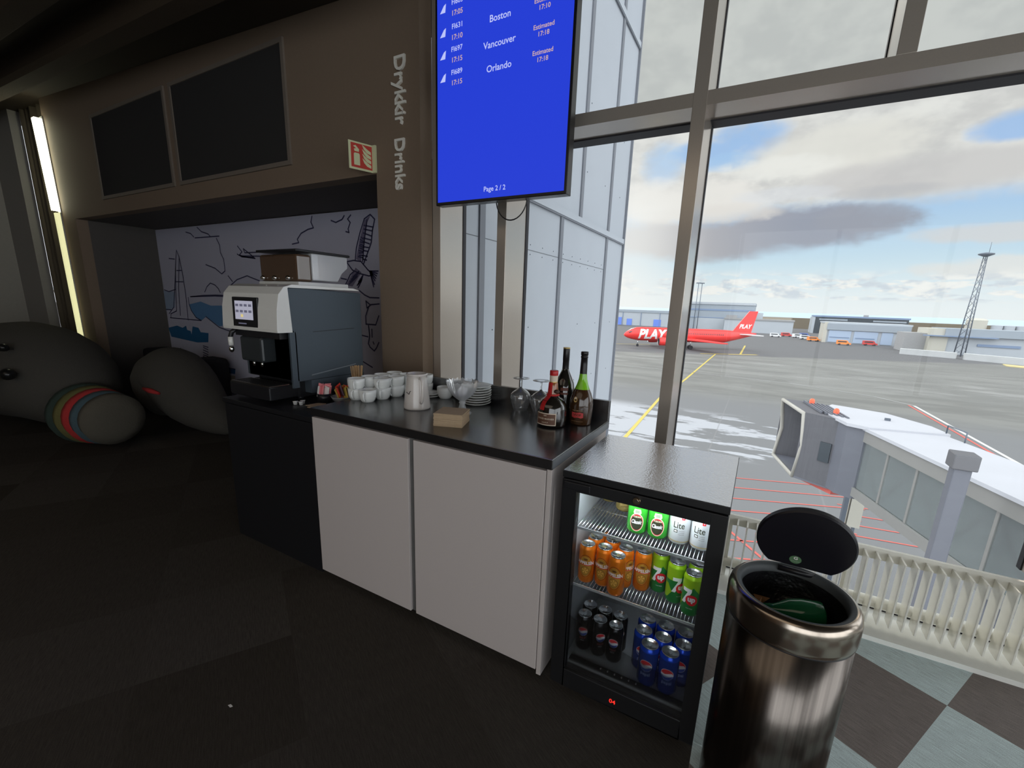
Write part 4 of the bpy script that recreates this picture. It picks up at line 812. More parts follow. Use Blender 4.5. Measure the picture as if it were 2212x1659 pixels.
# footed glass bowl with wavy rim
M_cg = glassy('cut_glass', (.95, .97, .98), 2.2, .04, 1.5, haze=.28); M_gl = glassy('clear_drinking_glass', (.95, .96, .97), 3.5, .02, 1.5, haze=.08)
t = thing('glass_bowl', (-1.135, 1.60, zt), 'footed cut glass bowl with a scalloped rim behind the napkins', 'bowl')
b = MB(); n = 60; pr = [(.042, 0), (.043, .004), (.018, .022), (.012, .045), (.016, .052), (.012, .058), (.022, .066), (.045, .085), (.062, .110), (.070, .135), (.073, .150)]
vs = []
for j, (r, z) in enumerate(pr):
    for i in range(n):
        a = 2 * PI * i / n; s = 1 + (.022 * math.cos(20 * a) if j > 6 else 0); vs.append((r * s * math.cos(a), r * s * math.sin(a), z + (.004 * math.cos(20 * a) if j == len(pr) - 1 else 0)))
fs = [(j * n + i, j * n + (i + 1) % n, (j + 1) * n + (i + 1) % n, (j + 1) * n + i) for j in range(len(pr) - 1) for i in range(n)]
b.add(vs, fs, M_cg, True); b.build('bowl', t)
b = MB()
for i in range(16):
    a = nz.uniform(0, 6.28); r = nz.uniform(0, .036); b.T = Matrix.Translation((r * math.cos(a), r * math.sin(a), .088 + nz.uniform(0, .03))) @ Matrix.Rotation(nz.uniform(0, 3), 4, V((nz.random(), nz.random(), nz.random())).normalized())
    b.box(-.014, .014, -.011, .011, -.004, .004, mat('clear_wrapped_sweet', (.80, .78, .78), .2))
b.T = Matrix.Identity(4); o = b.build('wrapped_sweets'); o.location = (-1.135, 1.60, zt); tag(o, 'heap of pale wrapped sweets inside the glass bowl', 'sweets', kind='stuff')
# saucers
def make_plate(loc, label, r=.075):
    b = MB(); s = r / .075; b.lathe([(0, .004), (.040 * s, .004), (.042 * s, 0), (.046 * s, 0), (.060 * s, .006), (.075 * s, .013), (.075 * s, .0145), (.060 * s, .0095), (.045 * s, .007), (0, .006)], M_por, n=44)
    o = b.build('saucer'); o.location = loc; tag(o, label, 'saucer', 'white saucers stacked on the counter'); return o
p0 = make_plate((-1.19, 1.795, zt), 'bottom white saucer of the stack behind the glass bowl')
for k in range(1, 8):
    o = p0.copy(); COL.objects.link(o); o.location = (-1.19 + nz.uniform(-.002, .002), 1.795 + nz.uniform(-.002, .002), zt + k * .0122)
    o['label'] = 'top white saucer of the stack behind the glass bowl' if k == 7 else '%s white saucer counted up from the bottom of the stack' % ('', 'second', 'third', 'fourth', 'fifth', 'sixth', 'seventh')[k]
for k in range(2):
    o = p0.copy(); COL.objects.link(o); o.location = (-1.478, 1.79 - .0, zt + k * .0122); o.scale = (.8, .8, 1); o['group'] = 'small plates beside the pitcher'
    o['label'] = 'upper small plate lying between pitcher and lone mug' if k else 'lower small plate lying between pitcher and lone mug'
# upside down cognac glasses
def make_glass(loc, label):
    t = thing('brandy_glass', loc, label, 'glass', 'upside down brandy glasses')
    b = MB(); b.lathe([(.034, 0), (.0345, .004), (.044, .030), (.050, .055), (.051, .066), (.046, .080), (.030, .094), (.010, .106), (.0045, .112)], M_gl, n=40); b.build('glass_bowl_part', t)
    b = MB(); b.lathe([(.0045, .112), (.0040, .125), (.0045, .146), (.010, .150), (0, .150)], mat('solid_glass_stem', (.85, .9, .93), .05, trans=1.0, var=0, ior=1.45), n=16); b.build('stem', t)
    b = MB(); b.lathe([(0, .1505), (.012, .1505), (.040, .1535), (.0405, .1548), (.012, .1525), (0, .1525)], M_gl, n=40); b.build('foot', t)
    return t
g0 = make_glass((-.955, 1.825, zt), 'upside down brandy glass on the left, nearer the saucers')
dup(g0, (-.848, 1.823, zt), 'upside down brandy glass on the right, nearer the bottles')
# bottles
M_btl = mat('dark_bottle_glass', (.012, .010, .008), .06, coat=.8, var=0, spec=.8); M_gbt = mat('green_bottle_glass', (.20, .52, .02), .10, coat=.6, var=0, emit=None); M_liq = mat('bottle_amber_dark', (.045, .020, .008), .12, coat=.7, var=0); M_seal = mat('red_wax', (.50, .02, .02), .35); M_gold = mat('gold_foil', (.75, .55, .22), .3, .6); M_lbl = mat('bottle_label_cream', (.70, .60, .48), .6); M_lbr = mat('label_brown', (.13, .06, .035), .5); M_capk = mat('black_cap', (.012, .010, .012), .3)
def camang(x, y): return math.atan2(-y, -x)
# squat liqueur bottle with red ribbon
x, y = -.722, 1.672
t = thing('liqueur_bottle', (x, y, zt), 'squat round dark bottle with red cap, red ribbon and brown cream label', 'bottle')
pf = [(0, .003), (.050, .003), (.056, 0), (.061, .006), (.0625, .03), (.062, .07), (.058, .092), (.046, .110), (.030, .122), (.0225, .130)]
def rf(p):
    def f(z):
        for (r0, z0), (r1, z1) in zip(p, p[1:]):
            if z0 <= z <= z1 and z1 > z0: return r0 + (r1 - r0) * (z - z0) / (z1 - z0)
        return p[-1][0]
    return f
b = MB(); b.lathe(pf, M_btl, n=44); b.build('glass_body', t)
b = MB(); b.lathe([(.0225, .130), (.022, .150), (.0185, .180), (.016, .186)], mat('amber_neck_glass', (.30, .10, .03), .08, coat=.6, var=0), n=32); b.build('neck', t)
b = MB(); b.lathe([(.0168, .186), (.0172, .208), (.0172, .212)], M_lbl, n=28); b.lathe([(.0174, .184), (.0174, .187)], M_gold, n=28); b.build('neck_band', t)
b = MB(); b.lathe([(.0172, .212), (.0178, .213), (.0178, .231), (.0165, .233), (0, .233)], M_seal, n=28); b.build('cap', t)
a = camang(x, y)
b = MB(); f = rf(pf)
wrap(b, *rect2d(-.047, .047, .010, .062), M_lbl, lambda z: .0627, a - .45, 0, .0004); wrap(b, *rect2d(-.044, .044, .014, .058), M_lbr, lambda z: .0627, a - .45, 0, .0008)
vs, fs = text2d('GRAND MARNIER', 1, .01); wrap(b, boxfit(vs, 0, .038, w=.078), fs, M_lbl, lambda z: .0627, a - .45, 0, .0013)
vs, fs = text2d('LIQUEUR', 1); wrap(b, boxfit(vs, 0, .022, w=.03), fs, M_lbl, lambda z: .0627, a - .45, 0, .0013); vs, fs = text2d('1880', 1); wrap(b, boxfit(vs, 0, .052, w=.014), fs, M_lbl, lambda z: .0627, a - .45, 0, .0013)
b.build('label', t)
b = MB(); b.tube([(.0245 * math.cos(i * PI / 8), .0245 * math.sin(i * PI / 8), .131) for i in range(16)], .004, M_seal, 8, closed=True)
for da, w in ((-.75, .012),):
    pts = []
    for i in range(14):
        z = .183 - i * .0085; r = (f(z) if z < .13 else .023 - (z - .13) * .08) + .0012; pts.append((z, r))
    for (z0, r0), (z1, r1) in zip(pts, pts[1:]):
        q = [(r0 * math.cos(a + da + s * w / r0), r0 * math.sin(a + da + s * w / r0), z0) for s in (-1, -.3, .3, 1)] + [(r1 * math.cos(a + da + s * w / r1), r1 * math.sin(a + da + s * w / r1), z1) for s in (-1, -.3, .3, 1)]
        b.add(q, [(0, 1, 5, 4), (1, 2, 6, 5), (2, 3, 7, 6)], M_seal)
b.T = Matrix.Translation((.026 * math.cos(a + .6), .026 * math.sin(a + .6), .147)); b.ellipsoid((0, 0, 0), (.013, .01, .009), mat('brown_wax_seal', (.06, .03, .02), .4), 14, 8)
b.build('ribbon', t)
# green necked cognac
x, y = -.628, 1.765
t = thing('cognac_bottle', (x, y, zt), 'tall bottle with bright green shoulder, black neck and red label', 'bottle')
pf = [(0, .003), (.040, .003), (.044, 0), (.0455, .005), (.050, .06), (.0505, .085), (.048, .110), (.040, .135), (.0315, .153)]
b = MB(); b.lathe(pf, M_liq, n=44); b.build('glass_body', t)
b = MB(); b.lathe([(.0315, .153), (.024, .172), (.018, .195), (.0155, .215), (.0150, .220)], M_gbt, n=36); b.build('shoulder', t)
b = MB(); b.lathe([(.0155, .218), (.0145, .260), (.0140, .285), (.0155, .286), (.0155, .291), (.0142, .292), (.0142, .296), (.0158, .297), (.0158, .309), (.0148, .311), (0, .311)], M_capk, n=28); b.build('neck_sleeve', t)
a = camang(x, y) - .25; f = rf(pf); b = MB()
v, ff = rect2d(-.028, .024, .035, .058); v2 = [(-.028, .036), (-.015, .033), (.002, .036), (.014, .033), (.024, .036), (.024, .056), (.008, .059), (-.008, .056), (-.028, .059)]
wrap(b, v2, [tuple(range(9))], mat('red_label', (.50, .05, .05), .5), f, a, 0, .0006)
vs, fs = text2d('VSOP', 1, .02); wrap(b, boxfit(vs, -.002, .047, w=.034), fs, M_liq, f, a, 0, .0011)
vs, fs = text2d('REMY MARTIN', 1, .02); wrap(b, boxfit(vs, -.002, .066, w=.044), fs, mat('dull_gold_print', (.30, .18, .09), .5), f, a, 0, .0007)
wrap(b, *rect2d(-.03, .024, .018, .0192), mat('dull_gold_print', (.30, .18, .09), .5), f, a, 0, .0007)
wrap(b, *disc2d(-.014, .112, .009, .012), M_gold, f, a, 0, .0008); wrap(b, *disc2d(-.014, .118, .005, .005), M_lbl, f, a, 0, .0014)
b.build('label', t)
# black bottle behind
x, y = -.722, 1.795
t = thing('cognac_bottle', (x, y, zt), 'tall black bottle standing behind the red capped liqueur bottle', 'bottle')
pf = [(0, .003), (.040, .003), (.044, 0), (.046, .006), (.047, .08), (.046, .13), (.041, .165), (.028, .195), (.018, .215), (.0145, .225)]
b = MB(); b.lathe(pf, M_btl, n=40); b.build('glass_body', t)
b = MB(); b.lathe([(.0145, .225), (.0140, .262), (.0146, .263), (.0146, .312), (.0135, .315)], M_capk, n=28); b.build('neck_sleeve', t)
b = MB(); b.lathe([(.0150, .3145), (.0155, .3165), (.0150, .319), (0, .319)], M_gold, n=28); b.build('stopper_top', t)
b = MB(); a = camang(x, y) - .1; wrap(b, *rect2d(-.012, .022, .118, .148), mat('red_brown_label', (.12, .03, .015), .5), rf(pf), a, 0, .0006); b.build('label', t)
# sachets, creamers, stirrers left of the mugs (on the black cabinet)
M_pink = mat('pink_sachet', (.85, .28, .30), .5); M_rsac = mat('red_sachet', (.75, .06, .03), .4); M_ysac = mat('yellow_sachet', (.62, .45, .10), .45); M_wsac = mat('white_sachet', (.80, .78, .76), .5); M_wood = mat('birch_wood', (.55, .36, .19), .7); M_psac = mat('plum_sachet', (.10, .05, .08), .4)
zc = .815
t = thing('sachet_cup', (-1.992, 1.535, zc), 'small black cup holding pink sugar sachets', 'cup')
b = MB(); b.lathe([(0, .001), (.034, .001), (.036, .0), (.037, .045), (.034, .045), (.033, .004), (0, .004)], M_cb, n=30); b.build('cup_body', t)
def sachet(loc, rot, m, lb, grp, w=.018, h=.03):
    b = MB(); b.prism([(-w, -h), (w, -h), (w, h), (-w, h)], -.0015, .0015, m, axis='y'); b.prism([(-w * .8, -h * .8), (w * .8, -h * .8), (w * .8, h * .8), (-w * .8, h * .8)], -.004, .004, m, axis='y')
    o = b.build('sugar_sachet', bevel=.001); o.location = loc; o.rotation_euler = rot; tag(o, lb, 'sachet', grp); return o
for k in range(9):
    a = k * .7; sachet((-1.992 + .017 * math.cos(a) * (1 if k < 7 else .2), 1.535 + .017 * math.sin(a), zc + .056 + .006 * (k % 3)), (.25 * math.sin(a), .25 * math.cos(a), a), (M_pink if k % 3 else M_wsac), ('pink' if k % 3 else 'white') + ' sugar sachet standing in the black cup', 'sachets in the black cup')
t = thing('sachet_bowl', (-1.905, 1.585, zc), 'shallow clear dish holding red and yellow sachets', 'dish')
b = MB(); b.lathe([(0, .002), (.040, .002), (.044, 0), (.062, .030), (.064, .034), (.060, .034), (.041, .006), (0, .006)], M_cg, n=36); b.build('dish', t)
for k in range(10):
    a = k * .66; m = (M_rsac, M_ysac, M_rsac, M_psac, M_ysac)[k % 5]; r = .026 if k else 0
    sachet((-1.905 + r * math.cos(a), 1.585 + r * math.sin(a), zc + .052 + .008 * (k % 3)), (.5 * math.sin(a) + .2, .5 * math.cos(a), a * .5), m, {M_rsac: 'red', M_ysac: 'yellow', M_psac: 'dark plum'}[m] + ' sachet leaning in the clear dish', 'sachets in the clear dish', .02, .03)
for k, (dx, dy, dz) in enumerate(((0, 0, 0), (.045, .03, 0), (.02, -.03, .004))):
    b = MB(); b.prism([(-.06, -.02), (.05, -.035), (.06, .01), (-.03, .035)], 0, .003, M_nap); o = b.build('torn_napkin'); o.location = (-1.94 + dx, 1.455 + dy, zc + dz + k * .0005); o.rotation_euler = (0, 0, .4 + k * .9)
    tag(o, ('lowest', 'middle', 'topmost')[k] + ' scrap of brown napkin before the black sachet cup', 'napkin', 'napkin scraps')
for k, (dx, dy) in enumerate(((0, 0), (.03, .012), (.012, .035))):
    b = MB(); b.lathe([(0, 0), (.009, 0), (.012, .016), (.014, .017), (0, .018)], M_wsac, n=16); o = b.build('creamer_pod'); o.location = (-2.05 + dx, 1.40 + dy, zc)
    tag(o, ('front', 'right', 'rear')[k] + ' white creamer pod by the foot of the coffee machine', 'creamer', 'creamer pods')
t = thing('stirrer_jar', (-1.965, 1.735, zc), 'clear jar behind the mugs holding wooden stirrers', 'jar')
b = MB(); b.lathe([(0, .002), (.036, .002), (.038, .0), (.040, .115), (.038, .115), (.036, .005), (0, .005)], M_gl, n=30); b.build('jar_body', t)
s0 = None
for k in range(26):
    r = .003 + .028 * math.sqrt((k + .5) / 26); a = k * 2.4
    if s0 is None:
        b = MB(); b.prism([(-.003, 0), (.003, 0), (.003, .168), (0, .171), (-.003, .168)], -.0009, .0009, M_wood, axis='y'); s0 = o = b.build('wooden_stirrer')
        tag(o, 'thin wooden stirrer bunched in the jar behind the mugs', 'stirrer', 'wooden stirrers in the jar')
    else: o = s0.copy(); COL.objects.link(o)
    o.location = (-1.965 + r * .7 * math.cos(a), 1.735 + r * .7 * math.sin(a), zc + .006); o.rotation_euler = (-.12 * math.sin(a) * r / .03, .12 * math.cos(a) * r / .03, a)

b = MB(); b.prism([(-.008, -.003), (.006, -.004), (.009, .003), (-.004, .004)], .0, .0015, M_wsac); o = b.build('paper_scrap'); o.location = (-1.39, .62, .0005); tag(o, 'tiny white paper scrap on the dark carpet', 'paper')
# ------------------------------------------------------------------ bar fridge
M_fr = mat('black_powder_coat', (.012, .012, .013), .42, nscale=300, bump=.02); M_ft = mat('fridge_top_enamel', (.72, .72, .75), .15, .9, nscale=160, bump=.10); M_in = mat('fridge_liner', (.50, .52, .55), .3, .3, nscale=40); M_wire = mat('chromed_wire', (.75, .77, .8), .2, 1.0, var=0)
FX0, FX1, FY0, FY1, FZ = -.497, -.004, 1.270, 1.765, .840
fr = thing('bar_fridge', (-.25, 1.52, 0), 'black glass door bar fridge full of drink cans beside the drinks counter', 'fridge')
T = Matrix.Translation((.25, -1.52, 0))
b = MB(T=T); b.box(FX0, -.470, 1.312, FY1, .03, .815, M_fr); b.box(-.028, FX1, 1.312, FY1, .03, .815, M_fr); b.box(FX0, FX1, 1.72, FY1, .03, .815, M_fr); b.box(FX0, FX1, 1.312, FY1, .03, .085, M_fr); b.box(FX0, FX1, 1.312, FY1, .800, .816, M_fr); b.build('cabinet_body', fr)
b = MB(T=T); b.box(FX0 - .002, FX1 + .002, FY0 + .004, FY1 + .002, .816, FZ - .001, M_fr); b.build('top_frame', fr, bevel=.002)
b = MB(T=T); b.box(FX0, FX1, FY0 + .006, FY1, FZ - .0012, FZ, M_ft); b.build('top_panel', fr)
b = MB(T=T); b.box(-.470, -.462, 1.315, 1.72, .085, .80, M_in); b.box(-.036, -.028, 1.315, 1.72, .085, .80, M_in); b.box(-.462, -.036, 1.71, 1.72, .085, .80, M_in); b.box(-.462, -.036, 1.315, 1.71, .085, .10, M_in); b.box(-.462, -.036, 1.315, 1.71, .792, .80, M_in); b.build('inner_liner', fr)
b = MB(T=T)
b.box(FX0, -.447, FY0, 1.308, .022, .813, M_fr); b.box(-.047, FX1, FY0, 1.308, .022, .813, M_fr); b.box(-.447, -.047, FY0, 1.308, .775, .813, M_fr); b.box(-.447, -.047, FY0, 1.308, .022, .093, M_fr)
door = b.build('door', fr, bevel=.002)
b = MB(T=T); b.box(-.447, -.047, 1.282, 1.284, .093, .775, glassy('fridge_glass', (.93, .95, .96), .8)); b.build('door_glass', door)
b = MB(T=T); b.box(-.49, -.40, 1.264, FY0, .783, .808, M_cb); b.build('door_handle', door, bevel=.003)
b = MB(T=T); b.cyl((-.253, 1.262, .797), .011, .012, mat('brass_lock', (.75, .58, .38), .2, 1.0, var=0), 24, 'y'); b.cyl((-.253, 1.2605, .797), .006, .003, M_chrome, 16, 'y'); b.build('lock', door)
b = MB(T=T); vs, fs = text2d('04', 1, .01); vs = boxfit(vs, -.264, .050, h=.016); b.add([(x, 1.2688, z) for x, z in vs], fs, mat('red_display_digits', (.5, .0, .0), .5, emit=(1, .03, .02), estr=1.4, var=0)); b.build('temperature_display', door)
b = MB(T=T)
for x in (-.46, -.04):
    for y in (1.34, 1.73): b.cyl((x, y, 0), .018, .03, M_cb, 14)
b.build('feet', fr)
def shelf(z):
    b = MB(T=T)
    for i in range(36): b.tube([(-.455 + i * .01165, 1.332, z - .003), (-.455 + i * .01165, 1.66, z - .003)], .0012, M_wire, 5)
    for y in (1.335, 1.50, 1.66): b.tube([(-.459, y, z - .0065), (-.039, y, z - .0065)], .0026, M_wire, 8)
    b.tube([(-.459, 1.331, z - .003), (-.459, 1.331, z + .012), (-.459, 1.34, z + .014)], .0022, M_wire, 8); b.tube([(-.039, 1.331, z - .003), (-.039, 1.331, z + .012), (-.039, 1.34, z + .014)], .0022, M_wire, 8)
    b.box(-.460, -.038, 1.327, 1.3295, z - .010, z - .001, mat('clear_price_rail', (.88, .9, .92), .10, .6)); b.build('wire_shelf', fr)
ZS1, ZS2, ZS3 = .628, .408, .100
shelf(ZS1); shelf(ZS2)
M_ledw = mat('fridge_led_strip', (1, 1, 1), .5, emit=(.92, .97, 1), estr=4, var=0)
b = MB(T=T); b.box(-.440, -.055, 1.316, 1.322, .785, .791, M_ledw); b.build('light_strip', fr)
b = MB(T=T); b.box(-.460, -.038, 1.309, 1.314, .088, .1, mat('clear_price_rail', (.7, .72, .74))); b.box(-.445, -.05, 1.312, 1.34, .1, .103, M_cb)
for i in range(6): b.box(-.33 + i * .025, -.326 + i * .025, 1.325, 1.330, .1028, .1036, M_wsac)
b.build('bottom_rail', fr)
# ------------------------------------------------------------------ drink cans
M_can = mat('can_aluminium', (.80, .81, .82), .22, 1.0, var=.03)
def canprofile(r, h, k=.84): return [(0, .004), (r * .72, .004), (r * .80, 0), (r * .86, .001), (r, .010), (r, h - .016), (r * .97, h - .011), (r * k, h - .003)]
def make_can(name, r, h, side, labelf, label, cat, loc, group, shoulder=None):
    t = thing(name, loc, label, cat, group)
    pr = canprofile(r, h); b = MB(); b.lathe(pr[:4], M_can, n=36); b.lathe(pr[3:6], side, n=36); b.lathe(pr[5:], shoulder or side, n=36)
    f = lambda z: r
    labelf(b, f, r, h); b.build('can_body', t)
    k = r * .84; b = MB(); b.lathe([(k, h - .003), (k * 1.03, h - .001), (k * 1.02, h), (k * .96, h), (k * .90, h - .004), (0, h - .004)], M_can, n=36)
    b.prism([(.010 * math.cos(a) * 1.0 - .001, .0065 * math.sin(a)) for a in [2 * PI * i / 16 for i in range(16)]], h - .0036, h - .0026, M_can); b.cyl((.0035, 0, h - .004), .003, .0018, M_can, 10)
    b.build('can_lid', t)
    return t
M_or = mat('orange_can_print', (.80, .20, .01), .28, .35); M_orb = mat('orange_label_brown', (.20, .07, .012), .4); M_orl = mat('orange_label_gold', (.50, .24, .03), .4); M_pinkw = mat('pink_white_print', (.95, .78, .76), .45); M_rb = mat('red_band_print', (.72, .04, .03), .4)
def lab_orange(b, f, r, h):
    A, D = 0, 0
    wrap(b, *disc2d(0, .068, .0255, .043), M_orb, f, 0, 0, .0003); wrap(b, *disc2d(0, .068, .0236, .0410), M_or, f, 0, 0, .0005); wrap(b, *disc2d(0, .068, .0215, .0385), M_orl, f, 0, 0, .0007); wrap(b, *disc2d(0, .050, .0155, .0165), M_orb, f, 0, 0, .0009); wrap(b, *disc2d(0, .050, .0140, .0150), M_orl, f, 0, 0, .0012)
    wrap(b, *disc2d(0, .094, .008, .004), M_orb, f, 0, 0, .0009)
    wrap(b, *rect2d(-.031, .031, .0705, .0735), M_rb, f, 0, 0, .0009)
    vs, fs = text2d('APPELSÍN', 1, .03); wrap(b, boxfit(vs, 0, .0815, w=.062, h=.0155), fs, M_pinkw, f, 0, 0, .0013, .003)
    for k in range(5): wrap(b, [(0, .052), (.011 * math.cos(k * 1.257), .052 + .011 * math.sin(k * 1.257)), (.011 * math.cos(k * 1.257 + .5), .052 + .011 * math.sin(k * 1.257 + .5))], [(0, 1, 2)], mat('orange_slice', (.85, .45, .10), .4), f, 0, 0, .0015)
M_7g = mat('green_can_print', (.03, .27, .06), .28, .3); M_7l = mat('lime_can_print', (.36, .62, .02), .28, .3); M_7r = mat('red_dot_print', (.75, .02, .03), .35); M_wht = mat('white_print', (.85, .86, .86), .4)
def lab_seven(b, f, r, h):
    wrap(b, [(-.04, .085), (.0, .085), (.012, .105), (.04, .075), (.05, .075), (.05, .128), (-.05, .128), (-.05, .085)], [tuple(range(8))], M_7l, f, 0, 0, .0003)
    wrap(b, [(-.05, .02), (-.035, .02), (-.02, .045), (-.035, .07), (-.05, .07)], [tuple(range(5))], M_7l, f, 0, 0, .0003)
    wrap(b, [(-.021, .098), (-.021, .086), (-.004, .086), (-.022, .045), (-.010, .045), (.008, .088), (.008, .098)], [tuple(range(7))], M_wht, f, 0, 0, .0006)
    wrap(b, *disc2d(.010, .060, .0185), M_7r, f, 0, 0, .0009)
    vs, fs = text2d('up', 1, .05); wrap(b, boxfit(vs, .010, .059, w=.023, h=.019), fs, M_wht, f, 0, 0, .0014, .003)
    vs, fs = text2d('7UP FREE', 1, .0); wrap(b, boxfit(vs, .006, .030, w=.02), fs, M_wht, f, 0, 0, .0006)
M_pk = mat('black_can_print', (.008, .008, .010), .22, .3); M_pb = mat('blue_can_print', (.012, .05, .34), .25, .4); M_pbt = mat('bright_blue_can_print', (.01, .08, .70), .25, .4); M_globe_b = mat('globe_blue', (.03, .08, .42), .35)
def globe(b, f, cx, cz, R):
    wrap(b, *disc2d(cx, cz, R), M_wht, f, 0, 0, .0004)
    top = [(cx + R * .95 * math.cos(a), cz + R * .95 * math.sin(a)) for a in [PI * (.02 + .98 * i / 14) for i in range(15)]]
    top += [(cx - R * .85, cz + R * .1), (cx - R * .4, cz + R * .0), (cx + R * .2, cz + R * .25), (cx + R * .7, cz + R * .35)]
    wrap(b, top, [tuple(range(len(top)))], M_7r, f, 0, 0, .0008)
    bot = [(cx + R * .95 * math.cos(a), cz + R * .95 * math.sin(a)) for a in [PI * (1.05 + .9 * i / 14) for i in range(15)]]
    bot += [(cx + R * .5, cz - R * .25), (cx, cz - R * .45), (cx - R * .5, cz - R * .45)]
    wrap(b, bot, [tuple(range(len(bot)))], M_globe_b, f, 0, 0, .0008)
def lab_black(b, f, r, h):
    globe(b, f, 0, .084, .0175); vs, fs = text2d('pepsi', 1, .01); wrap(b, boxfit(vs, 0, .057, w=.022), fs, mat('dull_red_print', (.42, .08, .07), .4), f, 0, 0, .0005); vs, fs = text2d('MAX', 1, .02); wrap(b, boxfit(vs, 0, .047, w=.014), fs, mat('grey_print', (.35, .35, .36), .4), f, 0, 0, .0005)
def lab_blue(b, f, r, h):
    globe(b, f, -.001, .084, .0215); vs, fs = text2d('pepsi', 1, .02); wrap(b, boxfit(vs, 0, .050, w=.032), fs, mat('pale_blue_print', (.35, .45, .70), .4), f, 0, 0, .0005)
M_gb = mat('bright_green_can_print', (.06, .52, .05), .25, .4); M_crl = mat('cream_oval_print', (.72, .66, .48), .45); M_dkp = mat('dark_oval_print', (.035, .04, .02), .4)
def lab_green(b, f, r, h):
    wrap(b, *disc2d(0, .044, .023, .032), M_crl, f, 0, 0, .0003, .003); wrap(b, *disc2d(0, .044, .0205, .0293), M_7r, f, 0, 0, .0006, .003); wrap(b, *disc2d(0, .043, .0195, .026), M_dkp, f, 0, 0, .0009, .003)
    wrap(b, [(-.013, .078), (-.009, .072), (.009, .072), (.013, .078), (.010, .091), (-.010, .091)], [tuple(range(6))], M_crl, f, 0, 0, .0003); wrap(b, *rect2d(-.007, .007, .077, .088), mat('grey_green_print', (.25, .30, .22), .5), f, 0, 0, .0006)
    vs, fs = text2d('TUBORG', 1, .03); wrap(b, boxfit(vs, 0, .064, w=.026, h=.006), fs, M_crl, f, 0, 0, .0013, .003)
    vs, fs = text2d('Classic', 1, .03, shear=.3); wrap(b, boxfit(vs, 0, .046, w=.034, h=.014), fs, M_wht, f, 0, 0, .0013, .003)
def lab_white(b, f, r, h):
    vs, fs = text2d('Lite', 1, .01); wrap(b, boxfit(vs, 0, .068, w=.034, h=.022), fs, M_dkp, f, 0, 0, .0004, .004)
    wrap(b, *rect2d(-.015, -.003, .042, .052), M_dkp, f, 0, 0, .0004); wrap(b, *rect2d(-.013, -.005, .0445, .0495), M_wht, f, 0, 0, .0007)
    wrap(b, *rect2d(-.05, .05, .010, .0135), mat('gold_band', (.65, .52, .28), .3, .6), f, 0, 0, .0003, .004); wrap(b, *rect2d(.006, .016, .088, .100), M_7r, f, 0, 0, .0004); vs, fs = text2d('+', 1, .02); wrap(b, boxfit(vs, .011, .094, w=.005), fs, M_wht, f, 0, 0, .0008)
    for k in range(3): wrap(b, *rect2d(.000, .018, .048 - k * .006, .0495 - k * .006), mat('grey_print', (.35, .35, .36)), f, 0, 0, .0004)
def lab_gold(b, f, r, h):
    for z in (.02, .034, .048): wrap(b, *rect2d(-.06, .06, z, z + .004), mat('dark_gold_band', (.35, .26, .08), .35, .5), f, 0, 0, .0003, .004)
def ca(x, y): return math.atan2(-y, -x)
def place(first, pts, zs, group):
    for i, (x, y, da, lb) in enumerate(pts):
        if i == 0: o = first; o.location = (x, y, zs); o.rotation_euler = (0, 0, ca(x, y) + da); o['label'] = lb; o['group'] = group
        else: dup(first, (x, y, zs), lb, rz=ca(x, y) + da, group=group)
c0 = make_can('orange_can', .0287, .143, M_or, lab_orange, 'x', 'can', (0, 0, 0), 'g')
place(c0, [(-.424, 1.370, -.15, 'orange soda can at the left end of the middle shelf, front row'), (-.3655, 1.381, -.3, 'orange soda can second from the left, front row of the middle shelf'), (-.312, 1.353, -.25, 'frontmost orange soda can, nearest the door glass'),
           (-.3005, 1.413, .75, 'orange soda can tucked behind the frontmost one'), (-.242, 1.428, .0, 'orange soda can standing apart, farthest right of the orange cans'), (-.415, 1.430, .3, 'orange soda can in the second row, behind the leftmost one'),
           (-.356, 1.442, -.4, 'orange soda can in the second row under the shelf rail'), (-.415, 1.492, .6, 'orange soda can in the back row at the left wall')], ZS2, 'orange soda cans on the middle shelf')
c0 = make_can('lime_soda_can', .0287, .143, M_7g, lab_seven, 'x', 'can', (0, 0, 0), 'g', M_7l)
place(c0, [(-.188, 1.452, -.1, 'green soda can next to the last orange can, shaded by the shelf'), (-.131, 1.422, .45, 'green soda can showing its big white seven, middle of the green ones'), (-.075, 1.383, -.25, 'front green soda can with the red dot, right end of the middle shelf'),
           (-.070, 1.446, .2, 'green soda can behind the front one at the right wall')], ZS2, 'green lime soda cans on the middle shelf')
c0 = make_can('black_cola_can', .0287, .143, M_pk, lab_black, 'x', 'can', (0, 0, 0), 'g')
place(c0, [(-.424, 1.403, -.12, 'black cola can at the front left of the bottom shelf'), (-.365, 1.403, .25, 'black cola can in the middle of the front row, bottom shelf'), (-.306, 1.403, -.15, 'black cola can at the right end of its front row, bottom shelf'),
           (-.424, 1.463, .4, 'black cola can behind the front left one'), (-.365, 1.463, -.4, 'black cola can behind the middle front one'), (-.306, 1.463, .1, 'black cola can behind the right front one')], ZS3, 'black cola cans on the bottom shelf')
c0 = make_can('blue_cola_can', .0325, .150, M_pb, lab_blue, 'x', 'can', (0, 0, 0), 'g', M_pbt)
place(c0, [(-.178, 1.366, -.15, 'blue cola can front left of the blue group'), (-.1115, 1.366, .0, 'blue cola can front right, closest to the door glass'), (-.2115, 1.424, .1, 'blue cola can at the left of the second blue row'), (-.145, 1.4235, .3, 'blue cola can in the centre of the second blue row'),
           (-.078, 1.424, -.1, 'blue cola can at the right end of the second blue row'), (-.2135, 1.490, .3, 'blue cola can at the left of the rear blue row'), (-.147, 1.490, .2, 'blue cola can in the middle of the rear blue row'), (-.0805, 1.490, -.3, 'blue cola can at the right of the rear blue row')], ZS3, 'blue cola cans on the bottom shelf')
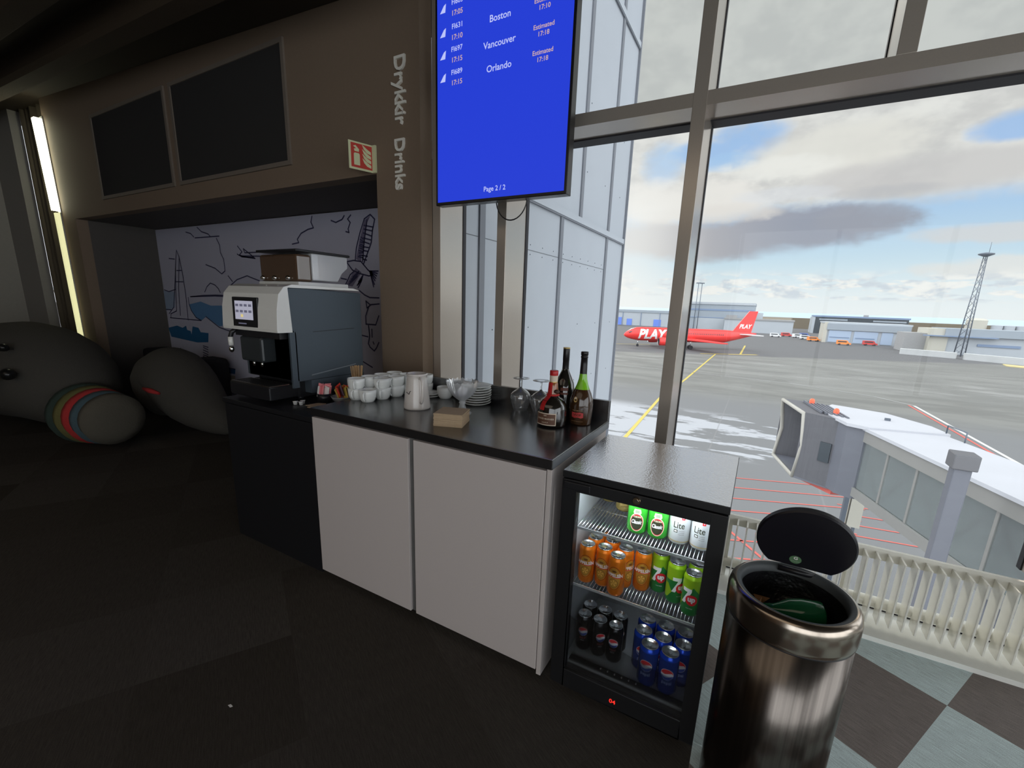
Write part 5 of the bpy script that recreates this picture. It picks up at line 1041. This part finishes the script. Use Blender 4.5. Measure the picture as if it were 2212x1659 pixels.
c0 = make_can('beer_can', .0328, .122, M_gb, lab_green, 'x', 'can', (0, 0, 0), 'g')
place(c0, [(-.2735, 1.410, -.05, 'left bright green beer can with cream oval on the top shelf'), (-.2065, 1.414, -.05, 'right bright green beer can, beside the white cans')], ZS1, 'green beer cans on the top shelf')
c0 = make_can('beer_can', .0328, .122, mat('white_can_print', (.74, .76, .77), .28, .3), lab_white, 'x', 'can', (0, 0, 0), 'g')
place(c0, [(-.1395, 1.417, -.05, 'left white beer can on the top shelf, next to the green ones'), (-.0725, 1.415, -.2, 'right white beer can at the edge of the top shelf')], ZS1, 'white beer cans on the top shelf')
c0 = make_can('beer_can', .0328, .122, mat('gold_can_print', (.62, .47, .16), .25, .6), lab_gold, 'gold can at the back of the top shelf behind the green beers', 'can', (-.352, 1.548, ZS1), 'gold beer cans')
dup(c0, (-.425, 1.60, ZS1), 'gold can in the back left corner of the top shelf')
# ------------------------------------------------------------------ pedal bin
BX, BY, BR, BH = .163, 1.205, .145, .69
M_ss = mat('bin_brushed_steel', (.135, .118, .105), .22, 1.0, brush=(1, 1, .002), nscale=75, var=.75); M_rim = mat('bin_rim_steel', (.42, .36, .30), .2, 1.0, brush=(1, 1, .01), nscale=50, var=.2); M_ring = mat('bin_rim_grey', (.075, .085, .09), .45); M_bag = mat('black_bin_liner', (.010, .010, .012), .30, nscale=25, bump=.8)
t = thing('pedal_bin', (BX, BY, 0), 'brushed steel pedal bin with its black lid standing open', 'bin')
b = MB(); b.lathe([(.135, 0), (.138, .004), (.138, .02)], M_cb, n=48); b.build('base_ring', t)
b = MB(); b.lathe([(.138, .02), (.1405, .022), (.1405, .606)], M_ss, n=96); b.lathe([(.1405, .606), (.138, .6065), (.138, .6095), (.1405, .610)], M_cb, n=96); b.build('shell', t)
b = MB(); b.lathe([(.1405, .610), (.1425, .6115), (.1445, .622), (.1445, .664), (.141, .680), (.134, .689), (.128, .690)], M_rim, n=96); b.build('rim', t)
b = MB(); b.lathe([(.128, .690), (.122, .6895), (.115, .684), (.113, .66), (.112, .60)], M_ring, n=72); b.build('inner_ring', t)
b = MB(); n = 60; vs = []; prf = [(.1118, .668), (.108, .635), (.100, .595), (.085, .582), (.05, .592), (.0, .583)]
b.lathe([(r, z) for r, z in prf], M_bag, n=48); b.build('liner_bag', t)
# lid: flat bottomed disc, hinged at the back, leaning back
LA = -.30; r = .108; hc = .103; z0 = .692
def LP(x, s, d=0.0): return (x + .012, .083 + s * math.sin(LA) * -1 * -1 * 1.0 + d * math.cos(LA) , z0 + s * math.cos(LA) - d * math.sin(LA))
def lidpoly(r_, n=64): return [(r_ * math.cos(q), hc + r_ * math.sin(q)) for q in [(-PI / 2 + .72) + (2 * PI - 1.44) * i / (n - 1) for i in range(n)]]
lid = MB(); P0 = lidpoly(r); P1 = lidpoly(r * .965)
n = len(P0)
lid.add([LP(x, s, .0) for x, s in P1] + [LP(x, s, .004) for x, s in P0] + [LP(x, s, .016) for x, s in P0] + [LP(x, s, .022) for x, s in P1], [tuple(range(n)), tuple(range(3 * n, 4 * n))[::-1]] + [(k * n + i, k * n + (i + 1) % n, (k + 1) * n + (i + 1) % n, (k + 1) * n + i) for k in range(3) for i in range(n)], mat('lid_black_plastic', (.010, .009, .013), .35))
lido = lid.build('lid', t)
b = MB()
dv, df = disc2d(-.012, hc - .055, .0135); b.add([LP(x, s, -.0012) for x, s in dv], df, mat('green_logo_disc', (.10, .20, .10), .5))
vs, fs = text2d('G', 1, .03); b.add([LP(x, s, -.002) for x, s in boxfit(vs, -.012, hc - .049, h=.010)], fs, M_wsac)
vs, fs = text2d('GREEN', 1, .0); b.add([LP(x, s, -.002) for x, s in boxfit(vs, -.012, hc - .060, w=.019)], fs, mat('pale_green_print', (.3, .4, .3), .5)); b.build('logo_disc', lido)
b = MB(); b.cyl((-.03, .112, .682), .008, .085, M_cb, 14, 'x'); b.build('hinge', t)
b = MB(); b.box(-.03, .03, -.175, -.13, .012, .022, M_cb); b.build('pedal', t)
# rubbish in the bin
t = thing('empty_wine_bottle', (BX + .02, BY + .012, .626), 'green glass bottle lying inside the bin', 'bottle')
b = MB(T=Matrix.Translation((.055, .018, 0)) @ Matrix.Rotation(-PI / 2 - .1, 4, 'Y') @ Matrix.Rotation(.2, 4, 'X'))
b.lathe([(0, 0), (.028, 0), (.033, .005), (.034, .05), (.030, .075), (.014, .11), (.012, .145), (0, .145)], mat('dark_green_bottle', (.02, .22, .09), .12, coat=.8), n=30); b.build('bottle_glass', t)
for k, (dx, dy, dz) in enumerate(((-.070, -.012, .632), (-.058, -.038, .622))):
    b = MB(); q = random.Random(k + 5); vs = [(q.uniform(-.028, .028), q.uniform(-.02, .02), q.uniform(-.015, .02)) for _ in range(9)]
    b.add(vs, [(0, 1, 2), (2, 3, 4), (4, 5, 0), (1, 6, 3), (5, 7, 8), (0, 6, 8), (3, 7, 2)], mat('crumpled_brown_paper', (.42, .22, .10), .8)); o = b.build('crumpled_paper'); o.location = (BX + dx, BY + dy, dz)
    tag(o, ('left', 'right')[k] + ' piece of crumpled brown paper inside the bin', 'paper', 'rubbish in the bin')
# ------------------------------------------------------------------ radiator
M_rad = mat('cream_radiator_enamel', (.86, .84, .76), .25, coat=.4)
t = thing('fin_radiator', (.5, 2.3, 0), 'cream fin radiator along the foot of the window', 'radiator')
T = Matrix.Translation((-.5, -2.3, 0))
for k in range(32):
    x = 1.0 - .0419 * (k - 7)
    b = MB(T=T); b.box(x - .0035, x + .0035, 2.252, 2.327, .047, .356, M_rad); b.build('fin', t, bevel=.0012)
b = MB(T=T); b.box(-.03, 1.31, 2.327, 2.339, .318, .366, M_rad); b.box(-.03, 1.31, 2.327, 2.344, .366, .370, M_rad); b.build('top_rail', t)
b = MB(T=T); b.tube([(-.03, 2.352, .10), (1.31, 2.352, .10)], .026, M_rad, 20); b.build('heating_tube', t)
for x in (.0, .5, 1.27): b = MB(T=T); b.box(x - .015, x + .015, 2.345, 2.36, .022, .36, M_rad); b.build('support_bracket', t)
# ------------------------------------------------------------------ departures screen
t = thing('departures_screen', (-1.168, 1.93, 2.45), 'tall blue flight departures screen hanging before the window', 'screen')
T = Matrix.Translation((1.168, -1.93, -2.45)); sx0, sx1, sz0, sz1 = -1.523, -.813, 1.832, 2.985
b = MB(T=T); b.box(sx0, sx1, 1.902, 1.955, sz0, sz1, mat('screen_bezel', (.012, .011, .012), .25)); b.box(sx0 + .1, sx1 - .1, 1.955, 1.985, sz0 + .1, sz1, M_cb); b.build('housing', t, bevel=.003)
b = MB(T=T); b.box(sx0 + .014, sx1 - .012, 1.8995, 1.902, sz0 + .014, sz1, mat('screen_blue', (.0, .0, .0), .35, emit=(.020, .050, .66), estr=1.0, var=.06, nscale=2, spec=.3)); b.build('display_panel', t)
M_tw = mat('screen_white_text', (0, 0, 0), .5, emit=(.50, .55, .95), estr=1, var=0); M_ty = mat('screen_yellow_text', (0, 0, 0), .5, emit=(.62, .42, .38), estr=1, var=0)
def tx(s, x, z, h, m, bold=.012, ref='H'):
    vs, fs = text2d(s, 1, bold, align='LEFT'); y0 = 0
    k = h / .69; w = max(v[0] for v in vs) * k
    b = MB(T=T); b.add([(x - w / 2 + a * k, 1.8985, z + c * k) for a, c in vs], fs, m); b.build('text_line', t)
rows = [(2.680, 'FI603', '17:05', None, None), (2.585, 'FI631', '17:10', 'Boston', 2.567), (2.495, 'FI697', '17:15', 'Vancouver', 2.470), (2.402, 'FI689', '17:15', 'Orlando', 2.377)]
for z, fl, tm, dest, dz in rows:
    tx(fl, -1.396, z, .020, M_tw); tx(tm, -1.396, z - .043, .020, M_ty)
    if dest: tx(dest, -1.168, dz, .026, M_tw)
    b = MB(T=T); b.add([(x, 1.8985, q) for x, q in ((-1.492, z - .03), (-1.462, z - .03), (-1.458, z + .004), (-1.470, z - .002))], [(0, 1, 2, 3)], M_tw); b.build('tail_logo', t)
tx('Toronto', -1.168, 2.665, .026, M_tw)
for z, tm in ((2.578, '17:10'), (2.484, '17:18'), (2.391, '17:18')): tx('Estimated', -.955, z, .017, M_ty); tx(tm, -.955, z - .027, .017, M_ty)
tx('Page 2 / 2', -1.176, 1.884, .021, M_tw)
b = MB(T=T); b.tube([(-1.21 + .085 * (1 - math.cos(q)) , 1.975, 1.855 - .10 * math.sin(q)) for q in [PI * i / 16 for i in range(17)]], .003, M_cb, 6); b.build('cable', t)
b = MB(T=T); b.box(-1.35, -1.22, 1.985, 2.199, 2.4, 2.55, M_cb); b.build('wall_bracket', t)
